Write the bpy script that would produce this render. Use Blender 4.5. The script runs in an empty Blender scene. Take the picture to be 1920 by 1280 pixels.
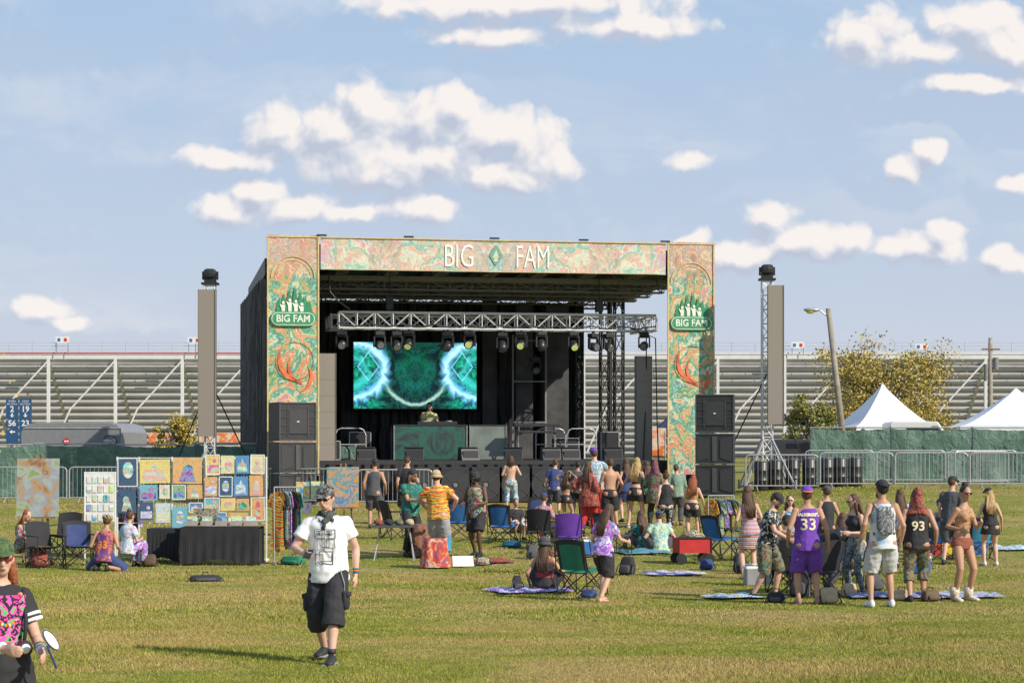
import bpy, math, random
import numpy as np
from mathutils import Vector, Matrix, noise as mnoise
from mathutils.bvhtree import BVHTree
R=random.Random(7)
F=3733.0; CZ=2.2; HR=835.0
V=Vector
scene=bpy.context.scene
COL=scene.collection
TS_=bpy.data.scenes.new('bake_tmp'); TV=TS_.view_layers[0]
def clamp(x,a=0.,b=1.): return max(a,min(b,x))
def sm(a,b,x):
    t=np.clip((x-a)/(b-a),0,1); return t*t*(3-2*t)
PX=[-400,20,30,41,50,58,66,85,5000]; PZ=[.05,.03,-.19,-.25,.12,.42,.55,.7,.7]
def gz(x,y):
    z=sum(np.interp(y+o,PX,PZ) for o in (-2,-1,0,1,2))/5.
    return z+.45*sm(2,10,x)*sm(42,58,y)
def spot(u,v):
    D=8.
    while D<90:
        x=(u-960)*D/F; z=float(gz(x,D))
        if HR+(CZ-z)*F/D<=v: break
        D+=.05
    return V((x,D,z))
def P(u,v,D): return V(((u-960)*D/F,D,CZ+(HR-v)*D/F))
# ---------------------------------------------------------------- nodes
SK=bpy.types.NodeSocket
def nd(t,typ,ins=None,**pr):
    n=t.nodes.new(typ)
    for k,v in pr.items(): setattr(n,k,v)
    for k,v in (ins or {}).items():
        if isinstance(v,SK): t.links.new(v,n.inputs[k])
        else: n.inputs[k].default_value=v
    return n
def ma(t,op,a,b=0.,c=0.,cl=False):
    n=nd(t,'ShaderNodeMath',{0:a,1:b,2:c},operation=op,use_clamp=cl); return n.outputs[0]
def vm(t,op,a,b=(0,0,0),c=(0,0,0)):
    n=nd(t,'ShaderNodeVectorMath',operation=op)
    for i,x in enumerate((a,b,c)):
        if i<len(n.inputs):
            if isinstance(x,SK): t.links.new(x,n.inputs[i])
            elif i<3:
                try: n.inputs[i].default_value=x
                except Exception: pass
    return n.outputs[1] if op in('LENGTH','DISTANCE','DOT_PRODUCT') else n.outputs[0]
def noi(t,vec,sc,det=3,dist=0.,rough=.5):
    return nd(t,'ShaderNodeTexNoise',{'Vector':vec,'Scale':sc,'Detail':float(det),'Distortion':dist,'Roughness':rough}).outputs[0]
def ramp(t,fac,stops,interp='LINEAR'):
    n=nd(t,'ShaderNodeValToRGB',{0:fac}); cr=n.color_ramp; cr.interpolation=interp
    while len(cr.elements)<len(stops): cr.elements.new(.5)
    for e,(p,c) in zip(cr.elements,stops):
        e.position=p; e.color=(c[0],c[1],c[2],1)
    return n.outputs[0]
def mixc(t,f,a,b,mode='MIX'):
    n=nd(t,'ShaderNodeMix',data_type='RGBA',blend_type=mode)
    for i,x in ((0,f),(6,a),(7,b)):
        if isinstance(x,SK): t.links.new(x,n.inputs[i])
        elif i==0: n.inputs[0].default_value=x
        else: n.inputs[i].default_value=(x[0],x[1],x[2],1)
    return n.outputs[2]
MATS={}
def newmat(name):
    m=bpy.data.materials.new(name); m.use_nodes=True; t=m.node_tree; t.nodes.clear()
    o=nd(t,'ShaderNodeOutputMaterial'); b=nd(t,'ShaderNodeBsdfPrincipled'); t.links.new(b.outputs[0],o.inputs[0])
    tc=nd(t,'ShaderNodeTexCoord'); MATS[name]=m
    return m,t,b,tc.outputs['Object']
def setc(t,b,c):
    t.links.new(c,b.inputs['Base Color'])
def bumpn(t,b,h,st=.3,d=.02):
    n=nd(t,'ShaderNodeBump',{'Height':h,'Strength':st,'Distance':d}); t.links.new(n.outputs[0],b.inputs['Normal'])
def mk(name,col,rough=.7,var=.15,sc=6,metal=0,bump=0.,bsc=40,emit=0):
    if name in MATS: return MATS[name]
    m,t,b,o=newmat(name)
    n=noi(t,o,sc,4)
    c=ramp(t,n,[(.3,[x*(1-var) for x in col]),(.7,[min(1,x*(1+var)) for x in col])]); setc(t,b,c)
    b.inputs['Roughness'].default_value=rough; b.inputs['Metallic'].default_value=metal
    if bump: bumpn(t,b,noi(t,o,bsc,3),bump)
    if emit:
        t.links.new(c,b.inputs['Emission Color']); b.inputs['Emission Strength'].default_value=emit
    return m
def ptn(name,cols,sc=5,dist=1.5,interp='LINEAR',det=2,lines=None,rough=.8,fold=.4,rings=0.,hue=0.):
    if name in MATS: return MATS[name]
    m,t,b,o=newmat(name)
    oi=nd(t,'ShaderNodeObjectInfo').outputs['Random']
    o2=vm(t,'ADD',o,nd(t,'ShaderNodeCombineXYZ',{0:ma(t,'MULTIPLY',oi,37.),2:ma(t,'MULTIPLY',oi,91.)}).outputs[0])
    n=noi(t,o2,sc,det,dist)
    if rings:
        w_=nd(t,'ShaderNodeTexWave',{'Vector':o,'Scale':rings,'Distortion':6.,'Detail':2.},wave_type='RINGS').outputs[1]
        n=ma(t,'ADD',ma(t,'MULTIPLY',n,.7),ma(t,'MULTIPLY',w_,.3))
    k=len(cols); c=ramp(t,n,[(.32+.36*i/(max(1,k-1)),cc) for i,cc in enumerate(cols)],interp)
    if lines:
        l=ma(t,'SINE',ma(t,'MULTIPLY',noi(t,o2,sc*.8,1,dist),45.)); c=mixc(t,ma(t,'GREATER_THAN',l,.75),c,lines)
    if hue:
        h=nd(t,'ShaderNodeHueSaturation',{'Hue':ma(t,'ADD',.5,ma(t,'MULTIPLY',ma(t,'SUBTRACT',ma(t,'FRACT',ma(t,'MULTIPLY',oi,7.3)),.5),hue)),'Color':c}); c=h.outputs[0]
    setc(t,b,c); b.inputs['Roughness'].default_value=rough
    if fold: bumpn(t,b,noi(t,o,9,2),fold)
    return m
def stripes(name,cols,sc=20,axis=2):
    if name in MATS: return MATS[name]
    m,t,b,o=newmat(name)
    s=nd(t,'ShaderNodeSeparateXYZ',{0:o}).outputs[axis]
    f=ma(t,'FRACT',ma(t,'MULTIPLY',s,sc)); k=len(cols)
    setc(t,b,ramp(t,f,[(i/k,c) for i,c in enumerate(cols)],'CONSTANT')); b.inputs['Roughness'].default_value=.8
    return m
# ---------------------------------------------------------------- geometry
class G:
    def __init__(s): s.v=[];s.f=[];s.m=[]
    def _a(s,vs,fs,m=0):
        k=len(s.v); s.v+= [V(p) for p in vs]; s.f+=[[i+k for i in f] for f in fs]; s.m+=[m]*len(fs)
    def box(s,c,d,m=0,M=None):
        x,y,z=[q/2 for q in d]; c=V(c)
        vs=[V((a,b,e)) for a in(-x,x) for b in(-y,y) for e in(-z,z)]
        if M: vs=[M@p for p in vs]
        s._a([p+c for p in vs],[(0,1,3,2),(4,6,7,5),(0,4,5,1),(2,3,7,6),(0,2,6,4),(1,5,7,3)],m); return s
    def bar(s,p,q,w,h=None,m=0):
        p=V(p);q=V(q);d=q-p;L=d.length
        M=d.to_track_quat('Z','Y').to_matrix(); return s.box((p+q)/2,(w,h or w,L),m,M)
    def loft(s,secs,n=14,m=0,caps=True):
        vs=[]
        for c,ax,ay in secs:
            for i in range(n):
                a=2*math.pi*i/n; vs.append(c+ax*math.cos(a)+ay*math.sin(a))
        fs=[]
        for j in range(len(secs)-1):
            for i in range(n):
                k=(i+1)%n; fs.append((j*n+i,j*n+k,(j+1)*n+k,(j+1)*n+i))
        if caps: fs.append(tuple(range(n))[::-1]); fs.append(tuple(range((len(secs)-1)*n,len(secs)*n)))
        s._a(vs,fs,m); return s
    def tube(s,pts,rad,n=8,m=0,caps=True):
        pts=[V(p) for p in pts]
        if not hasattr(rad,'__len__'): rad=[rad]*len(pts)
        secs=[];ax=None
        for i,p in enumerate(pts):
            a=pts[max(0,i-1)];b=pts[min(len(pts)-1,i+1)];d=(b-a).normalized()
            if ax is None:
                ax=d.cross(V((0,1,0)) if abs(d.y)<.9 else V((1,0,0)))
            ax=(ax-d*ax.dot(d)).normalized(); ay=d.cross(ax)
            secs.append((p,ax*rad[i],ay*rad[i]))
        return s.loft(secs,n,m,caps)
    def cyl(s,p,q,r,n=10,m=0,r2=None): return s.tube([p,q],[r,r if r2 is None else r2],n,m)
    def ell(s,c,r,nu=12,nv=8,m=0,M=None,pw=1.,z0=-1.,jit=0.):
        c=V(c);vs=[];fs=[]
        def sp(x): return math.copysign(abs(x)**pw,x)
        t0=math.asin(max(-1,z0))
        for j in range(nv+1):
            t=t0+(math.pi/2-t0)*j/nv
            for i in range(nu):
                a=2*math.pi*i/nu
                p=V((sp(math.cos(t))*sp(math.cos(a))*r[0],sp(math.cos(t))*sp(math.sin(a))*r[1],sp(math.sin(t))*r[2]))
                if jit: p*=1+jit*mnoise.noise(p*14+c*3)
                vs.append((M@p if M else p)+c)
        for j in range(nv):
            for i in range(nu):
                k=(i+1)%nu; fs.append((j*nu+i,j*nu+k,(j+1)*nu+k,(j+1)*nu+i))
        fs.append(tuple(range(nu))[::-1])
        s._a(vs,fs,m); return s
    def prism(s,pts,y0,y1,m=0):   # polygon in x,z extruded along y
        n=len(pts); vs=[(p[0],y0,p[1]) for p in pts]+[(p[0],y1,p[1]) for p in pts]
        fs=[tuple(range(n)),tuple(range(n,2*n))[::-1]]+[(i,i+n,(i+1)%n+n,(i+1)%n) for i in range(n)]
        s._a(vs,fs,m); return s
    def truss(s,p,q,w,bay,r=.025,rb=.014,m=0):
        p=V(p);q=V(q);d=(q-p);L=d.length;d.normalize()
        up=V((0,0,1)) if abs(d.z)<.9 else V((0,1,0)); sd=d.cross(up).normalized(); up=sd.cross(d)
        cs=[sd*a*w/2+up*b*w/2 for a,b in((1,1),(1,-1),(-1,-1),(-1,1))]
        for c in cs: s.cyl(p+c,q+c,r,8,m)
        k=max(1,round(L/bay))
        for i in range(k):
            for j in range(4):
                a=cs[j];b=cs[(j+1)%4]
                if i%2: a,b=b,a
                s.cyl(p+d*L*i/k+a,p+d*L*(i+1)/k+b,rb,5,m)
                s.cyl(p+d*L*i/k+a,p+d*L*i/k+b,rb,5,m)
        for j in range(4): s.cyl(q+cs[j],q+cs[(j+1)%4],rb,5,m)
        return s
    def mesh(s,name,mats=()):
        me=bpy.data.meshes.new(name); me.from_pydata([tuple(p) for p in s.v],[],s.f)
        for m in mats: me.materials.append(m)
        if any(s.m): me.polygons.foreach_set('material_index',s.m)
        me.update(); return me
def link(me,name,parent=None,label=None,loc=None):
    o=bpy.data.objects.new(name,me); COL.objects.link(o)
    if parent: o.parent=parent
    if label: o['label']=label
    if loc is not None: o.location=loc
    return o
def fixn(me):
    import bmesh
    b=bmesh.new(); b.from_mesh(me); bmesh.ops.recalc_face_normals(b,faces=b.faces); b.to_mesh(me); b.free()
def add(g,name,mats,parent=None,smooth=False,label=None,loc=None,bev=0):
    if not isinstance(mats,(list,tuple)): mats=[mats]
    me=g.mesh(name,mats); fixn(me)
    if smooth: me.shade_smooth()
    o=link(me,name,parent,label,loc)
    if bev:
        b=o.modifiers.new('b','BEVEL'); b.width=bev; b.segments=2; b.limit_method='ANGLE'
    return o
def root(name,label,cat,loc,rz=0,group=None):
    e=bpy.data.objects.new(name,None); e.empty_display_size=.1; COL.objects.link(e); e.location=loc; e.rotation_euler=(0,0,rz)
    return tag(e,label,cat,group)
def tag(e,label,cat,group=None):
    e['label']=label; e['category']=cat
    if group: e['group']=group
    return e
def dup(src,loc,rz=None,label=None,mat=None):
    def rec(o,par):
        c=o.copy(); COL.objects.link(c)
        if par: c.parent=par
        for ch in list(kids.get(o.name,[])): rec(ch,c)
        return c
    kids={}
    def coll(o):
        kids[o.name]=list(o.children)
        for c in o.children: coll(c)
    coll(src)
    n=rec(src,None); n.location=loc
    if rz is not None: n.rotation_euler=(0,0,rz)
    if label: n['label']=label
    return n
def evalmesh(o):
    TS_.collection.objects.link(o); TV.update(); dg=TV.depsgraph
    nm=bpy.data.meshes.new_from_object(o.evaluated_get(dg)); TS_.collection.objects.unlink(o); return nm
def bake(g,vox,it,name,mats,disp=0.,dsc=6.):
    me=g.mesh('tmp'); fixn(me)
    o=bpy.data.objects.new('tmp',me)
    r=o.modifiers.new('r','REMESH'); r.mode='VOXEL'; r.voxel_size=vox
    if it:
        q=o.modifiers.new('s','SMOOTH'); q.factor=.5; q.iterations=it
    nm=evalmesh(o)
    bpy.data.objects.remove(o); bpy.data.meshes.remove(me)
    nm.name=name; nm.materials.clear()
    for m in mats: nm.materials.append(m)
    if disp:
        for vv in nm.vertices:
            c=vv.co; vv.co=c+vv.normal*disp*(mnoise.noise(V((c.x*dsc*1.3,c.y*dsc*1.3,c.z*dsc*.6)))+.5*mnoise.noise(c*dsc*3))
    nm.shade_smooth(); return nm
def textmesh(s,size,sx=1.,off=0.,mat=None,ext=0.):
    cu=bpy.data.curves.new('t','FONT'); cu.body=s; cu.size=size; cu.offset=off; cu.align_x='CENTER'; cu.align_y='CENTER'; cu.resolution_u=3; cu.extrude=ext
    o=bpy.data.objects.new('t',cu); me=evalmesh(o)
    bpy.data.objects.remove(o)
    for v in me.vertices: x,y,z=v.co; v.co=(x*sx,-z,y)     # upright, facing -y
    me.materials.clear()
    if mat: me.materials.append(mat)
    return me
def gadd_text(g,s,size,x,y,z,sx=1.,off=0.,m=0):
    me=textmesh(s,size,sx,off)
    g._a([v.co+V((x,y,z)) for v in me.vertices],[tuple(p.vertices) for p in me.polygons],m)

# ---------------------------------------------------------------- camera, light, world
cam=bpy.data.cameras.new('camera'); co=bpy.data.objects.new('camera',cam); COL.objects.link(co)
co.location=(0,0,CZ); co.rotation_euler=(math.pi/2,0,0); cam.lens=70; cam.sensor_width=36; cam.shift_y=(HR-640)/1920; cam.clip_end=6000; cam.clip_start=.1
scene.camera=co
scene.view_settings.view_transform='Standard'; scene.view_settings.look='None'
EL=math.radians(33); AZ=math.radians(126)
sun=bpy.data.lights.new('sun','SUN'); sun.energy=5.; sun.angle=math.radians(.5); sun.color=(1,.92,.79)
so=bpy.data.objects.new('sun',sun); COL.objects.link(so)
sd=V((math.sin(AZ)*math.cos(EL),math.cos(AZ)*math.cos(EL),math.sin(EL))); so.rotation_euler=sd.to_track_quat('Z','Y').to_euler()
w=bpy.data.worlds.new('World'); scene.world=w; w.use_nodes=True; t=w.node_tree; t.nodes.clear()
cg=bpy.data.node_groups.new('cloud_density','ShaderNodeTree')
cg.interface.new_socket('P',in_out='INPUT',socket_type='NodeSocketVector'); cg.interface.new_socket('D',in_out='OUTPUT',socket_type='NodeSocketFloat')
gi=cg.nodes.new('NodeGroupInput'); go=cg.nodes.new('NodeGroupOutput')
p=gi.outputs[0]
warp=nd(cg,'ShaderNodeTexNoise',{'Vector':p,'Scale':34.,'Detail':4.}).outputs[1]
pw=vm(cg,'ADD',p,vm(cg,'MULTIPLY',vm(cg,'SUBTRACT',warp,(.5,.5,.5)),(.022,.016,0)))
EL_=[(700,205,75,75),(630,245,140,72),(515,255,100,66),(790,225,120,74),(860,200,66,56),(930,250,120,66),(1005,285,84,86),(750,290,340,72),(440,305,150,34),(950,330,140,52),(720,320,200,50),
(490,355,70,36),(430,392,88,34),(560,388,130,38),(660,395,130,30),(800,385,90,38),
(950,8,420,48),(1150,48,220,36),(930,70,180,32),(1620,70,98,68),(1720,95,170,48),(1820,45,120,64),(1890,90,120,62),(1850,160,150,30),
(1300,303,52,26),(1700,312,54,42),(1738,280,34,30),(1900,348,44,28),(1450,410,72,44),(1500,460,150,48),(1580,452,66,48),(1400,480,130,36),(1290,450,64,28),(1720,466,120,40),(1775,432,50,38),(1890,488,60,38),
(90,575,84,38),(120,605,70,22)]
cur=None
for (a,b,c,d) in EL_:
    cx,cy,rx,ry=(a-960)/F,(HR-b)/F,c*1.06/F,d*1.06/F
    q=vm(cg,'MULTIPLY_ADD',pw,(1/rx,1/ry,0),(-cx/rx,-cy/ry,0)); l=vm(cg,'LENGTH',q)
    cur=l if cur is None else nd(cg,'ShaderNodeMath',{0:cur,1:l,2:.25},operation='SMOOTH_MIN').outputs[0]
base=ma(cg,'MULTIPLY_ADD',ma(cg,'SUBTRACT',1.0,cur),1.55,.12)
vo=nd(cg,'ShaderNodeTexVoronoi',{'Vector':pw,'Scale':58.,'Detail':2.,'Roughness':.5},feature='F1').outputs[0]
n1=noi(cg,pw,30.,7,0.,.58)
den=ma(cg,'ADD',ma(cg,'ADD',base,ma(cg,'MULTIPLY',ma(cg,'SUBTRACT',.45,vo),.75)),ma(cg,'MULTIPLY',ma(cg,'SUBTRACT',n1,.5),1.0))
cg.links.new(den,go.inputs[0])
tc=nd(t,'ShaderNodeTexCoord').outputs['Generated']
sp=nd(t,'ShaderNodeSeparateXYZ',{0:tc})
yy=ma(t,'MAXIMUM',sp.outputs[1],.05)
pv=nd(t,'ShaderNodeCombineXYZ',{0:ma(t,'DIVIDE',sp.outputs[0],yy),1:ma(t,'DIVIDE',sp.outputs[2],yy)}).outputs[0]
def cgn(vec):
    n=t.nodes.new('ShaderNodeGroup'); n.node_tree=cg; t.links.new(vec,n.inputs[0]); return n.outputs[0]
d0=cgn(pv); d1=cgn(vm(t,'ADD',pv,(.0048,.0078,0)))
mask=nd(t,'ShaderNodeMapRange',{0:d0,1:-.12,2:.62,3:0.,4:1.},interpolation_type='SMOOTHSTEP').outputs[0]
front=ma(t,'GREATER_THAN',sp.outputs[1],.06)
mask=ma(t,'MULTIPLY',ma(t,'MULTIPLY',mask,front),.95)
hzn=noi(t,vm(t,'MULTIPLY',pv,(1.,2.6,1.)),7.,5,.8,.6)
hz2=ma(t,'MULTIPLY',nd(t,'ShaderNodeMapRange',{0:hzn,1:.42,2:.75}).outputs[0],.30)
mask=ma(t,'MAXIMUM',mask,ma(t,'MULTIPLY',hz2,front))
sh=ma(t,'ADD',.47,ma(t,'MULTIPLY',ma(t,'SUBTRACT',d0,d1),.82),0,True)
ccol=ramp(t,sh,[(.08,(.52,.57,.69)),(.38,(.66,.69,.77)),(.58,(.83,.81,.83)),(.82,(.97,.91,.87))])
sky=nd(t,'ShaderNodeTexSky',sky_type='NISHITA',sun_disc=False,sun_elevation=EL,sun_rotation=AZ,air_density=1.,dust_density=1.5,ozone_density=1.5)
hz=ramp(t,sp.outputs[2],[(0.,(.70,.72,.82)),(.08,(.58,.67,.82)),(.22,(.44,.60,.82)),(.6,(.30,.45,.72))])
bg1=nd(t,'ShaderNodeBackground',{0:sky.outputs[0],1:.08}); bg2=nd(t,'ShaderNodeBackground',{0:hz,1:1.}); bg3=nd(t,'ShaderNodeBackground',{0:ccol,1:1.})
m1=nd(t,'ShaderNodeMixShader',{0:.88}); t.links.new(bg1.outputs[0],m1.inputs[1]); t.links.new(bg2.outputs[0],m1.inputs[2])
m2=nd(t,'ShaderNodeMixShader',{0:mask}); t.links.new(m1.outputs[0],m2.inputs[1]); t.links.new(bg3.outputs[0],m2.inputs[2])
wo=nd(t,'ShaderNodeOutputWorld'); t.links.new(m2.outputs[0],wo.inputs[0])

# ---------------------------------------------------------------- ground + grass
def grasscol(t,pos,k=1.,fine=True):
    a=noi(t,vm(t,'MULTIPLY',pos,(.6,1.,1.)),.42,6,.8,.62); b=noi(t,pos,1.9,4,1.,.65); c=noi(t,pos,30.,4)
    c1=ramp(t,b,[(.3,[.165*k,.195*k,.030*k]),(.55,[.245*k,.25*k,.05*k]),(.75,[.34*k,.30*k,.085*k])])
    c2=mixc(t,ramp(t,a,[(.44,(0,0,0)),(.60,(.85,.85,.85))]),c1,[.37*k,.28*k,.115*k])
    if fine: c2=mixc(t,.45,c2,ramp(t,c,[(.3,(.4,.4,.4)),(.7,(1.4,1.4,1.4))]),'MULTIPLY')
    return c2
m_ground,t,b,o=newmat('ground_turf')
pos=nd(t,'ShaderNodeNewGeometry').outputs['Position']
setc(t,b,grasscol(t,pos,.95)); b.inputs['Roughness'].default_value=1; b.inputs['Specular IOR Level'].default_value=.1
bumpn(t,b,noi(t,pos,18,6),.6,.04)
m_blade,t,b,o=newmat('grass_blades')
pos=nd(t,'ShaderNodeNewGeometry').outputs['Position']
rpi=nd(t,'ShaderNodeNewGeometry').outputs['Random Per Island']
c=mixc(t,1.,grasscol(t,pos,1.15,False),ramp(t,rpi,[(0,(.7,.75,.6)),(.7,(1.1,1.05,1.)),(1,(1.6,1.4,1.3))]),'MULTIPLY')
setc(t,b,c); b.inputs['Roughness'].default_value=.75; b.inputs['Specular IOR Level'].default_value=.25
xs=np.unique(np.concatenate([np.linspace(-2500,-60,14),np.linspace(-60,60,61),np.linspace(60,2500,14)]))
ys=np.unique(np.concatenate([np.linspace(-400,0,6),np.linspace(0,90,91),np.linspace(90,4000,20)]))
X,Y=np.meshgrid(xs,ys); Z=gz(X,Y)
vs=np.stack([X,Y,Z],-1).reshape(-1,3); nx=len(xs)
fs=[(j*nx+i,j*nx+i+1,(j+1)*nx+i+1,(j+1)*nx+i) for j in range(len(ys)-1) for i in range(nx-1)]
me=bpy.data.meshes.new('ground'); me.from_pydata(vs.tolist(),[],fs); me.materials.append(m_ground); me.shade_smooth()
g_=link(me,'ground'); g_['kind']='structure'
rs=np.random.RandomState(3)
def blades(n,d0,d1,h0,h1,w0,w1):
    d=np.sqrt(rs.uniform(d0*d0,d1*d1,n)); x=rs.uniform(-.275,.275,n)*d
    pat=.5+.5*np.sin(x*.9+1.7*np.sin(d*.55))*np.sin(d*.7+1.3*np.sin(x*.6))
    z=gz(x,d); a=rs.uniform(0,2*np.pi,n); h=rs.uniform(h0,h1,n)*(.45+.9*pat**2); wd=rs.uniform(w0,w1,n)
    bx=np.cos(a)*wd; by=np.sin(a)*wd; l=rs.normal(0,.55,(n,2))*h[:,None]
    v=np.empty((n,3,3)); v[:,0]=np.stack([x-bx,d-by,z-.005],-1); v[:,1]=np.stack([x+bx,d+by,z-.005],-1); v[:,2]=np.stack([x+l[:,0],d+l[:,1],z+h],-1)
    return v.reshape(-1,3)
vv=np.concatenate([blades(340000,15.5,26,.018,.045,.003,.006),blades(170000,26,38,.02,.045,.005,.01),blades(100000,38,62,.02,.05,.008,.016)])
n=len(vv)//3; me=bpy.data.meshes.new('grass'); me.vertices.add(len(vv)); me.vertices.foreach_set('co',vv.ravel()); me.loops.add(n*3); me.loops.foreach_set('vertex_index',np.arange(n*3)); me.polygons.add(n); me.polygons.foreach_set('loop_start',np.arange(0,n*3,3)); me.polygons.foreach_set('loop_total',np.full(n,3)); me.update(); me.materials.append(m_blade)
gr=link(me,'grass'); gr['kind']='stuff'
# ---------------------------------------------------------------- common materials
black=mk('black_paint',(.020,.020,.022),.5); blackcloth=mk('black_cloth',(.02,.02,.023),.9,.3,3,bump=.5,bsc=5)
steel=mk('galvanised_steel',(.42,.42,.43),.4,.1,9,metal=.3); alu=mk('aluminium',(.72,.72,.74),.35,.08,9,metal=.25)
white=mk('white_paint',(.75,.74,.72),.6,.06); taupe=mk('louvre_panel',(.27,.235,.20),.75,.06,30)
grey=mk('grey_paint',(.2,.2,.2),.6); orange=mk('orange_print',(.70,.16,.06),.7,.35,3); dgreen=mk('dark_green_print',(.015,.13,.05)); wood=mk('wood',(.22,.13,.07),.8,.3)
redp=mk('red_paint',(.55,.03,.02),.6); glassd=mk('dark_lens',(.02,.02,.03),.1)
# ---------------------------------------------------------------- grandstand
gs=root('grandstand','long raked steel grandstand with pale bench rows seen from behind','grandstand',(0,160,.7))
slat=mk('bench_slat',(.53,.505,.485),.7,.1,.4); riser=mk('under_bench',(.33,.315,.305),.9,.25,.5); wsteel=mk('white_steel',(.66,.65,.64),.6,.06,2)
g=G();g2=G()
for i in range(15):
    z=8.25-i*.53; y=i*.75
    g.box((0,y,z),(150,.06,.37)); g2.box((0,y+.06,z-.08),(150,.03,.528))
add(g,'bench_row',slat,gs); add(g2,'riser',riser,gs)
g=G(); g.box((0,-.25,8.62),(150,.12,.36)); add(g,'fascia',wsteel,gs)
g=G(); g.box((-37.4,-.34,8.9),(75.2,.1,.13)); add(g,'coping',mk('coping_red',(.50,.10,.08),.6),gs,label='red painted coping')
g=G(); g.box((37.6,-.34,8.9),(74.6,.1,.13)); add(g,'coping',wsteel,gs,label='white painted coping')
g=G()
for i in range(80): g.cyl((-74+i*1.87,-.3,8.9),(-74+i*1.87,-.3,9.75),.025,5)
for z in (9.2,9.48,9.75): g.bar((-75,-.3,z),(75,-.3,z),.03)
add(g,'railing',mk('rail_grey',(.42,.42,.45)),gs)
gc=G(); gc.box((0,0,3.9),(.22,.3,9.2)); gb=G(); gb.bar((-3.6,-.1,4.4),(0,-.1,8.3),.12); gb.bar((-5.1,-.1,1.),(-3.6,-.1,4.4),.12)
mc=gc.mesh('column',[wsteel]); mb=gb.mesh('brace',[wsteel]); gr2=G(); gr2.bar((0,.3,8.),(0,10.6,.6),.2,.3); mr=gr2.mesh('raker',[wsteel])
for i in range(-13,14):
    link(mc,'column',gs,loc=(i*5.37+.4,-.25,0)); link(mb,'brace',gs,loc=(i*5.37+.4,-.25,0)); link(mr,'raker_beam',gs,loc=(i*5.37+.4,0,0))
for (u,vv_) in ((118,637),(365,638),(1495,647),(1727,650)):
    q=P(u,vv_,159.6); rt=root('sponsor_sign','small white sign with blue and red stripes on the railing','sign',(q.x,159.4,9.6),group='small signs along the grandstand')
    g=G(); g.box((0,0,q.z-9.6),(1.05,.05,.5)); add(g,'panel',white,rt)
    g=G(); g.box((-.26,-.04,q.z-9.6),(.22,.02,.26)); g.box((.26,-.04,q.z-9.6),(.22,.02,.26),1); add(g,'marks',[mk('blue_p',(.05,.12,.5)),redp],rt)
    for sx in(-.45,.45): g=G(); g.bar((sx,.0,-.1),(sx,.0,q.z-9.8),.05); add(g,'post',grey,rt)
# ---------------------------------------------------------------- stage
SA=math.radians(10); SO=V((-7.39,60,0)); SM=Matrix.Translation(SO)@Matrix.Rotation(SA,4,'Z')
def S_(s,tt,z): return SM@V((s,tt,z))
DK=1.74
st=root('stage','black mobile festival stage with roof and colourful printed banners','stage',SO,SA)
drape,t_,b_,o_=newmat('drape_black'); setc(t_,b_,ramp(t_,noi(t_,o_,1.5,3),[(.3,(.014,.014,.016)),(.7,(.028,.027,.029))])); b_.inputs['Roughness'].default_value=.7
wv=nd(t_,'ShaderNodeTexWave',{'Vector':o_,'Scale':.9,'Distortion':4.,'Detail':2.},bands_direction='X').outputs[1]; bumpn(t_,b_,wv,.8,.15)
g=G(); g.box((7,4.4,DK-.06),(11.2,8,.12)); add(g,'deck',mk('deck',(.03,.03,.03),.6),st)
g=G(); g.box((7,.42,(DK-.12+.3)/2),(11.2,.03,DK-.42)); add(g,'deck_skirt',drape,st)
g=G(); g.box((6.95,5.6,7.95),(13.4,11,.16)); g.box((6.95,.3,7.95),(13.7,.3,.7)); g.box((.05,5.9,7.6),(.2,11.6,.5)); g.box((13.6,5.6,7.85),(.2,11,.5)); g.box((6.95,11,7.75),(13.4,.2,.5))
add(g,'roof',black,st)
g=G()
for i in range(9): g.truss((.8+i*1.55,.5,7.68),(.8+i*1.55,10.8,7.55),.3,.8,.025,.016)
for y in (1.8,4.2,6.6,9.): g.bar((.3,y,7.45),(13.6,y,7.45),.1,.12)
for i in range(5): g.truss((1.,2+i*1.9,7.25),(12.8,2+i*1.9,7.25),.28,.7,.025,.014)
add(g,'roof_beam',mk('roof_steel',(.20,.20,.21),.5),st)
g=G()
nseg=60
for i in range(nseg):
    x0=.1+11.4*i/nseg;x1=.1+11.4*(i+1)/nseg; y0=8.2+.07*math.sin(i*1.9)+.05*math.sin(i*.7); y1=8.2+.07*math.sin((i+1)*1.9)+.05*math.sin((i+1)*.7)
    g._a([(x0,y0,.5),(x1,y1,.5),(x1,y1,7.2),(x0,y0,7.2)],[(0,1,2,3)])
add(g,'back_drape',drape,st)
g=G()
for i in range(44):
    y0=1.+10.8*i/44;y1=1.+10.8*(i+1)/44; x0=.05-.03*y0+.05*math.sin(i*1.7);x1=.05-.03*y1+.05*math.sin((i+1)*1.7)
    g._a([(x0,y0,.5),(x1,y1,.5),(x1,y1,7.5-.02*y1),(x0,y0,7.5-.02*y0)],[(0,1,2,3)])
add(g,'side_drape',drape,st)
dgm=mk('drape_grey',(.06,.06,.062),.8,.4,2,bump=.6,bsc=4)
for bx,sz in (((9.2,7.2,4.4),(.6,.1,5.3)),((10.4,7.4,4.4),(.8,.1,5.3)),((8.1,7.9,4.6),(.5,.08,5.6))): g=G(); g.box(bx,sz); add(g,'wing_drape',dgm,st)
g=G(); g.bar((8.75,6.9,DK),(8.75,6.9,6.),.06); g.bar((9.9,6.9,DK),(9.9,6.9,6.),.06)
for z in (3.,4.4,5.8): g.bar((8.75,6.9,z),(9.9,6.9,z),.05)
add(g,'side_scaffold',grey,st)
for (x,y,w_) in ((12.0,7.,.3),(12.5,7.,.3),(11.3,8.,.25)): g=G(); g.truss((x,y,.4),(x,y,7.4),w_,.7,.03,.018); add(g,'support_column',black,st)
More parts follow.
